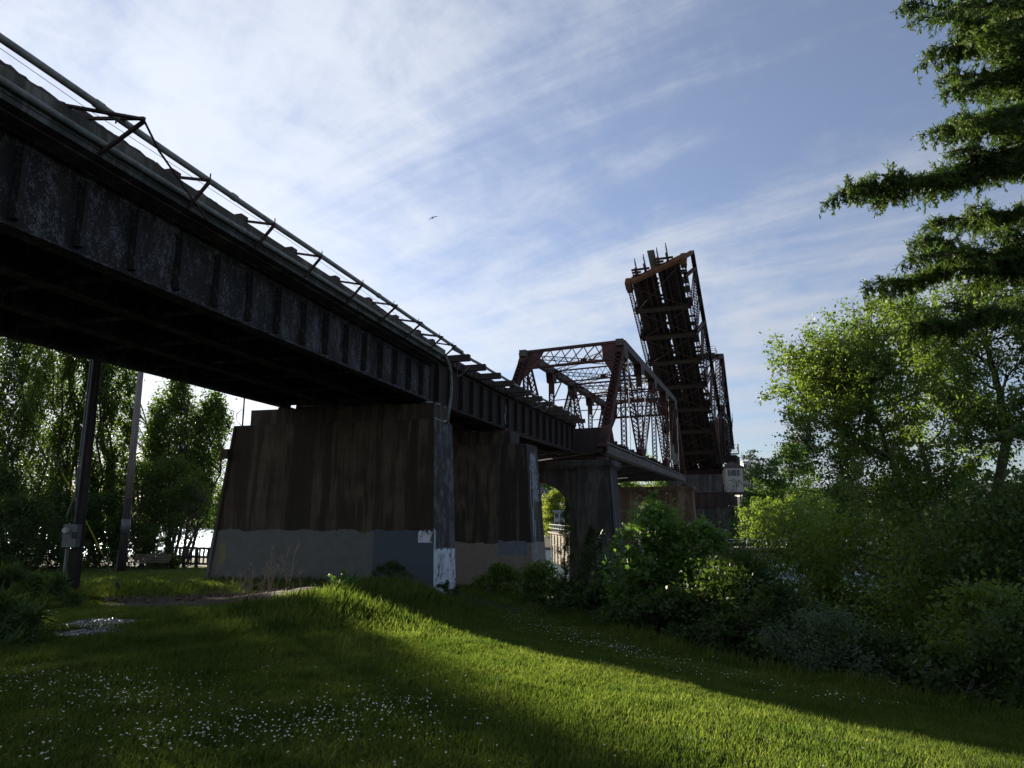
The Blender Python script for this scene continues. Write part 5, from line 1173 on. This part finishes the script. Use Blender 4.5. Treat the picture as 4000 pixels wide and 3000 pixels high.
m, nt, bb = newmat('leaf littered dirt'); n1 = nz(nt, 26, 8, .8); nt.links.new(ramp(nt, n1, [(.36, (.02, .014, .010)), (.52, (.07, .045, .034)), (.64, (.20, .15, .11))]), bb.inputs['Base Color']); bb.inputs['Roughness'].default_value = .95; bump(nt, bb, n1, .05, 1); MT['dirt'] = m
m, nt, bb = newmat('white stones in shallow water'); n1 = nz(nt, 20, 5, .7); nt.links.new(ramp(nt, n1, [(.42, (.05, .045, .04)), (.55, (.24, .25, .27))]), bb.inputs['Base Color']); bb.inputs['Roughness'].default_value = .25; bump(nt, bb, n1, .04, 1); MT['pebbles'] = m
dirt = [px_ground(u, v) for u, v in ((620, 2350), (690, 2322), (830, 2304), (980, 2300), (1050, 2325), (1000, 2362), (830, 2388), (690, 2380))]
ground_patch('dirt_patch', '', dirt, .07, MT['dirt'], 'structure', .03, seed=2)
peb1 = [px_ground(u, v) for u, v in ((330, 2425), (400, 2415), (480, 2425), (470, 2445), (410, 2460), (340, 2450))]; peb2 = [px_ground(u, v) for u, v in ((270, 2478), (310, 2462), (350, 2465), (345, 2482), (300, 2492))]
ground_patch('wet_gravel', '', peb1, .018, MT['pebbles'], 'stuff', .012, seed=3); ground_patch('wet_gravel', '', peb2, .018, MT['pebbles'], 'stuff', .012, seed=4)
dirt_c = np.array(dirt).mean(0)
r_ = np.random.default_rng(17); n_ = 2600; a_ = r_.random(n_)*6.28; q_ = np.sqrt(r_.random(n_)); lx = dirt_c[0]+np.cos(a_)*q_*2.9; ly = dirt_c[1]+np.sin(a_)*q_*1.9
V_, I_ = leaves_geo(r_, np.stack([lx, ly, hgt(lx, ly)+.08+r_.random(n_)*.05], 1), .07, .0, 1.6); tag(np_obj('leaf_litter', V_, 4, I_, m_simple('dry brown leaves', (.17, .11, .08), .9, .5, 9)), kind='stuff'); peb_c = [np.array(peb1).mean(0), np.array(peb2).mean(0)]
# grass blades
def grass():
    r = np.random.default_rng(5); P = []
    def scatter(n, y0, y1, k=.78):
        y = np.sqrt(r.uniform(y0*y0, y1*y1, n)); x = r.uniform(-k, k, n)*y; return x, y
    out = []
    for n, y0, y1, w, hs in ((400000, 4.2, 11, .0036, 1.0), (360000, 10.5, 22, .0055, 1.0), (170000, 21, 40, .011, 1.0), (50000, 38, 60, .025, 1.1)):
        x, y = scatter(n, y0, y1); dx = x-edge_x(y); pat = np.sin(x*1.3+np.sin(y*.9)*1.5)*np.sin(y*1.1+1.7*np.sin(x*.7)); fine = np.sin(x*5.1+2*np.sin(y*3.3))*np.sin(y*4.3+1.3*np.sin(x*2.9))
        # height map: mown path at right, tall rough grass on the mound and round the poles
        h = np.full(n, .060)
        mound = np.exp(-(((x+3.2)/2.3)**2+((y-17.0)/6.0)**2)**1.5); left = sst(-2.2, -4.5, x+.0*y)*sst(7.2, 9.0, y)*sst(30, 27, y); far_ = sst(19, 21, y)*sst(-6, -9, x)*sst(28, 24, y)
        h = h+.27*mound*(.75+.4*pat)*(.6+.6*r.random(n))+.045*left*(.7+.6*pat)+.20*far_*(.8+.4*pat)+.05*sst(-.6, .6, dx)*sst(12, 16, y)
        tuft = np.maximum(0, np.sin(x*2.3+1.7*np.sin(y*1.9))*np.sin(y*2.6+1.1*np.sin(x*3.1))-.72)/.28
        h = h*(.82+.2*r.random(n))+.012*np.maximum(fine, 0)+.006*pat+.05*tuft*(r.random(n) < .7)*sst(1, -3, x)
        pf = 27.45-.264*(x+3.3)-y; h = h+.20*np.exp(-(pf/.55)**2)*(x > -12.8)*(x < -1.5)*r.random(n)
        fringe = sst(-.30, .3, dx)*sst(7, 9, y); h = h+fringe*(.03+.16*r.random(n)**2)
        mask = (dx < .7) & (h > 0)
        dd = np.hypot((x-dirt_c[0])/2.9, (y-dirt_c[1]+.3)/2.0)+.15*pat; mask &= (dd > 1) | (r.random(n) < .12+.3*(fine > .5)); h = np.where((np.abs(x-dirt_c[0]) < 4) & (y < dirt_c[1]) & (y > dirt_c[1]-6), np.minimum(h, .07), h)
        for c in peb_c: mask &= np.hypot((x-c[0])/.85, (y-c[1])/.75) > r.uniform(.7, 1.1, n)
        mask &= (y < 53) & ~((x > -12.6) & (x < -2) & (y > 27.55+(-.264)*(x+3.3)) & (y < 30.4-.264*(x+3.3)))
        x, y, h, pat = x[mask], y[mask], h[mask], pat[mask]; n = len(x)
        h = h*np.exp(np.clip(r.normal(size=n)*.26, -.6, .5)); base = np.stack([x, y, hgt(x, y)-.01], 1)
        an = r.random(n)*6.28; lean = (.12+.30*r.random(n))*h; L = np.stack([np.cos(an)*lean+h*.12, np.sin(an)*lean, np.zeros(n)], 1)
        wd = w*r.uniform(.6, 1.4, n)*(1+h*1.2); a2 = r.random(n)*3.14; W = np.stack([np.cos(a2)*wd, np.sin(a2)*wd, np.zeros(n)], 1)
        mid = base+L*.35+np.array([0, 0, 1])*h[:, None]*.6; tip = base+L+np.array([0, 0, 1])*h[:, None]*.95
        out.append(np.stack([base-W, base+W, mid+W*.8, tip, mid-W*.8], 1).reshape(-1, 3))
    V = np.concatenate(out); o = np_obj('grass', V, 5, np.arange(len(V)), MT['grass']); tag(o, kind='stuff')
grass()
# daisies: the nearest 300 as individuals, the rest as one field
def daisy_pos(r, n, y0, y1, k=.76):
    y = np.sqrt(r.uniform(y0*y0, y1*y1, n*6)); x = r.uniform(-k, k, n*6)*y
    d = .5+.5*np.sin(x*1.1+.6+np.sin(y*1.7))*np.sin(y*1.9+np.sin(x*1.5)*1.2); A = sst(8.6, 7.2, y)*sst(.4, -1.6, x)
    Bz = sst(-.2, .6, x-(-.6))*sst(8.5, 10.5, y)*sst(22, 18, y)*np.exp(-((x-edge_x(y)+1.6)/1.2)**2)*1.1; Cz = sst(5.8, 5, y)*.25
    keep = r.random(n*6) < (A*(.02+.95*d**2.2)+Bz*(.15+d)+Cz*.5)*.55; keep &= (x-edge_x(y)) < .2
    return x[keep][:n], y[keep][:n]
def daisy_mesh():
    V = []; I = []; k = 9; 
    for i in range(k*2): a = math.pi*i/k; q = 1.0 if i % 2 == 0 else .62; V.append((math.cos(a)*q*.0105, math.sin(a)*q*.0105, .0015*(i % 2)))
    I = list(range(k*2)); c = len(V)
    for i in range(8): a = math.pi*2*i/8; V.append((math.cos(a)*.0035, math.sin(a)*.0035, .003))
    return np.array(V), I, list(range(c, c+8))
def daisies():
    r = np.random.default_rng(8); DV, DI, DC = daisy_mesh(); my = m_simple('daisy eye', (.6, .45, .05), .8, .1, 5)
    x, y = daisy_pos(r, 300, 4.9, 6.2); proto = None
    for i in range(len(x)):
        if proto is None:
            me = bpy.data.meshes.new('daisy'); st = [(-.0006, 0, 0), (.0006, 0, 0), (.0006, 0, -.075), (-.0006, 0, -.075)]; b0 = len(DV)
            me.from_pydata([tuple(v) for v in DV]+st, [], [tuple(DI), tuple(DC), (b0, b0+1, b0+2, b0+3)]); me.materials.append(MT['daisyw']); me.materials.append(my); me.materials.append(MT['grass']); me.polygons[1].material_index = 1; me.polygons[2].material_index = 2
            o = bpy.data.objects.new('daisy', me); proto = o
        else: o = proto.copy()
        COL.objects.link(o); o.location = (x[i], y[i], gz(x[i], y[i])+r.uniform(.065, .095)); o.rotation_euler = (r.normal()*.35+.15, r.normal()*.35, r.random()*6); o.scale = (1, 1, 1)
        tag(o, 'small white daisy in the shaded lawn nearest the camera', 'daisy', 'daisies in the lawn')
    x1, y1 = daisy_pos(r, 3300, 5.4, 9.2); x2, y2 = daisy_pos(r, 4500, 9.2, 24); x = np.r_[x1, x2]; y = np.r_[y1, y2]; n = len(x); t = np.linspace(0, 2*np.pi, 9)[:-1]
    c = np.stack([x, y, hgt(x, y)+r.uniform(.06, .10, n)], 1); nn = unit(r.normal(size=(n, 3))*.35+[0, -.1, 1]); ax = unit(np.cross(nn, [0, 1, 0])); ay = np.cross(nn, ax); rd = (.0068+.00016*y)*r.uniform(.5, 1.15, n)
    V = c[:, None]+rd[:, None, None]*(ax[:, None]*np.cos(t)[None, :, None]+ay[:, None]*np.sin(t)[None, :, None]); o = np_obj('daisy_field', V.reshape(-1, 3), 8, np.arange(n*8), MT['daisyw']); tag(o, kind='stuff')
daisies()
# dead weeds at the pier foot, green weeds
def stalks(label, x, y, n, hh, seed, grp, w=.004, spread=.3):
    r = np.random.default_rng(seed); z = gz(x, y); root = thing('dead_weed', (x, y, z), label, 'weed', grp); segs = []
    for _ in range(n):
        a = np.array([x+r.normal()*spread, y+r.normal()*spread*.5, z-.05]); h = hh*r.uniform(.5, 1.1); segs.append((np.array([x, y, z-.03]), a, w, w)); e = a+np.array([r.normal()*.12+.15*h, r.normal()*.08, h]); p = curve(a, e, r, .05, 4); add_path(segs, p, w, w*.4)
        for k in range(9): t = r.uniform(.35, 1); q = a+(e-a)*t; d = np.array([r.normal()*.6, r.normal()*.4, .8]); segs.append((q, q+unit(d)*h*.18, w*.4, w*.3)); q2 = q+unit(d)*h*.12; segs.append((q2, q2+unit(d+r.normal(size=3)*.6)*h*.09, w*.4, w*.3))
    V, I = tubes_np(segs, 3); np_obj('stalks', V, 4, I, MT['drygrass'], root)
for i, (u, v, n, hh, lb) in enumerate(((930, 2318, 5, 1.15, 'tall pale dead weed stalks nearest the left end of the painted pier'), (1010, 2318, 3, .8, 'thin dead weed second along the painted pier'), (1062, 2325, 14, .75, 'dense reddish dead weed clump at the dirt patch'), (1110, 2325, 8, 1.2, 'tallest reddish dead weeds leaning right'), (1220, 2330, 4, .75, 'last small dead weed in the tall grass'))):
    x, y = px_ground(u, v+12); stalks(lb, x, y-1.0, n, hh, 40+i, 'dead weeds at the pier foot', .009 if n > 6 else .006)
x, y = px_ground(1400, 2310); clump_plant('broadleaf_weed', 'pale broad leaved weed standing out of the tall grass before the pier', 'weed', (x, y-1.5, gz(x, y-1.5)), .55, .5, .3, 61, 18, 90, .13, MT['maple'], MT['bark'], shape='dome', stems=4, r0=.01, leafmode='star', crown='foliage', trunk='stem')
x, y = at(1530, 2250, 25.5).x, 25.5; clump_plant('pier_shrub', 'dark green shrub against the blue grey corner of the painted pier', 'shrub', (x, y, gz(x, y)), 1.0, 1.0, .6, 62, 50, 5500, .05, MT['dark'], MT['bark'], shape='dome', stems=4, r0=.02, crown='foliage', trunk='stem')
x, y = at(1745, 2300, 25.3).x, 25.3; clump_plant('pier_shrub', 'trailing bramble at the right foot of the painted pier', 'shrub', (x, y, gz(x, y)), .6, .6, .4, 63, 30, 2200, .05, MT['dark'], MT['bark'], shape='dome', stems=4, r0=.015, crown='foliage', trunk='stem')
x, y = px_ground(60, 2530); clump_plant('reed_clump', 'dark arching reed clump at the lower left edge of the lawn', 'plant', (x-.5, y, gz(x, y)), .6, .9, .8, 64, 60, 6000, .22, MT['dark'], MT['bark'], shape='dome', stems=4, r0=.01, elong=12, droop=.1, crown='foliage', trunk='stem', group='reed clumps')
x, y = px_ground(40, 2380); clump_plant('reed_clump', 'dark grassy clump behind the reed clump at the left edge', 'plant', (x, y, gz(x, y)), .9, 1.7, 1.0, 65, 60, 6000, .2, MT['dark'], MT['bark'], shape='dome', stems=4, r0=.01, elong=9, droop=.1, crown='foliage', trunk='stem', group='reed clumps')
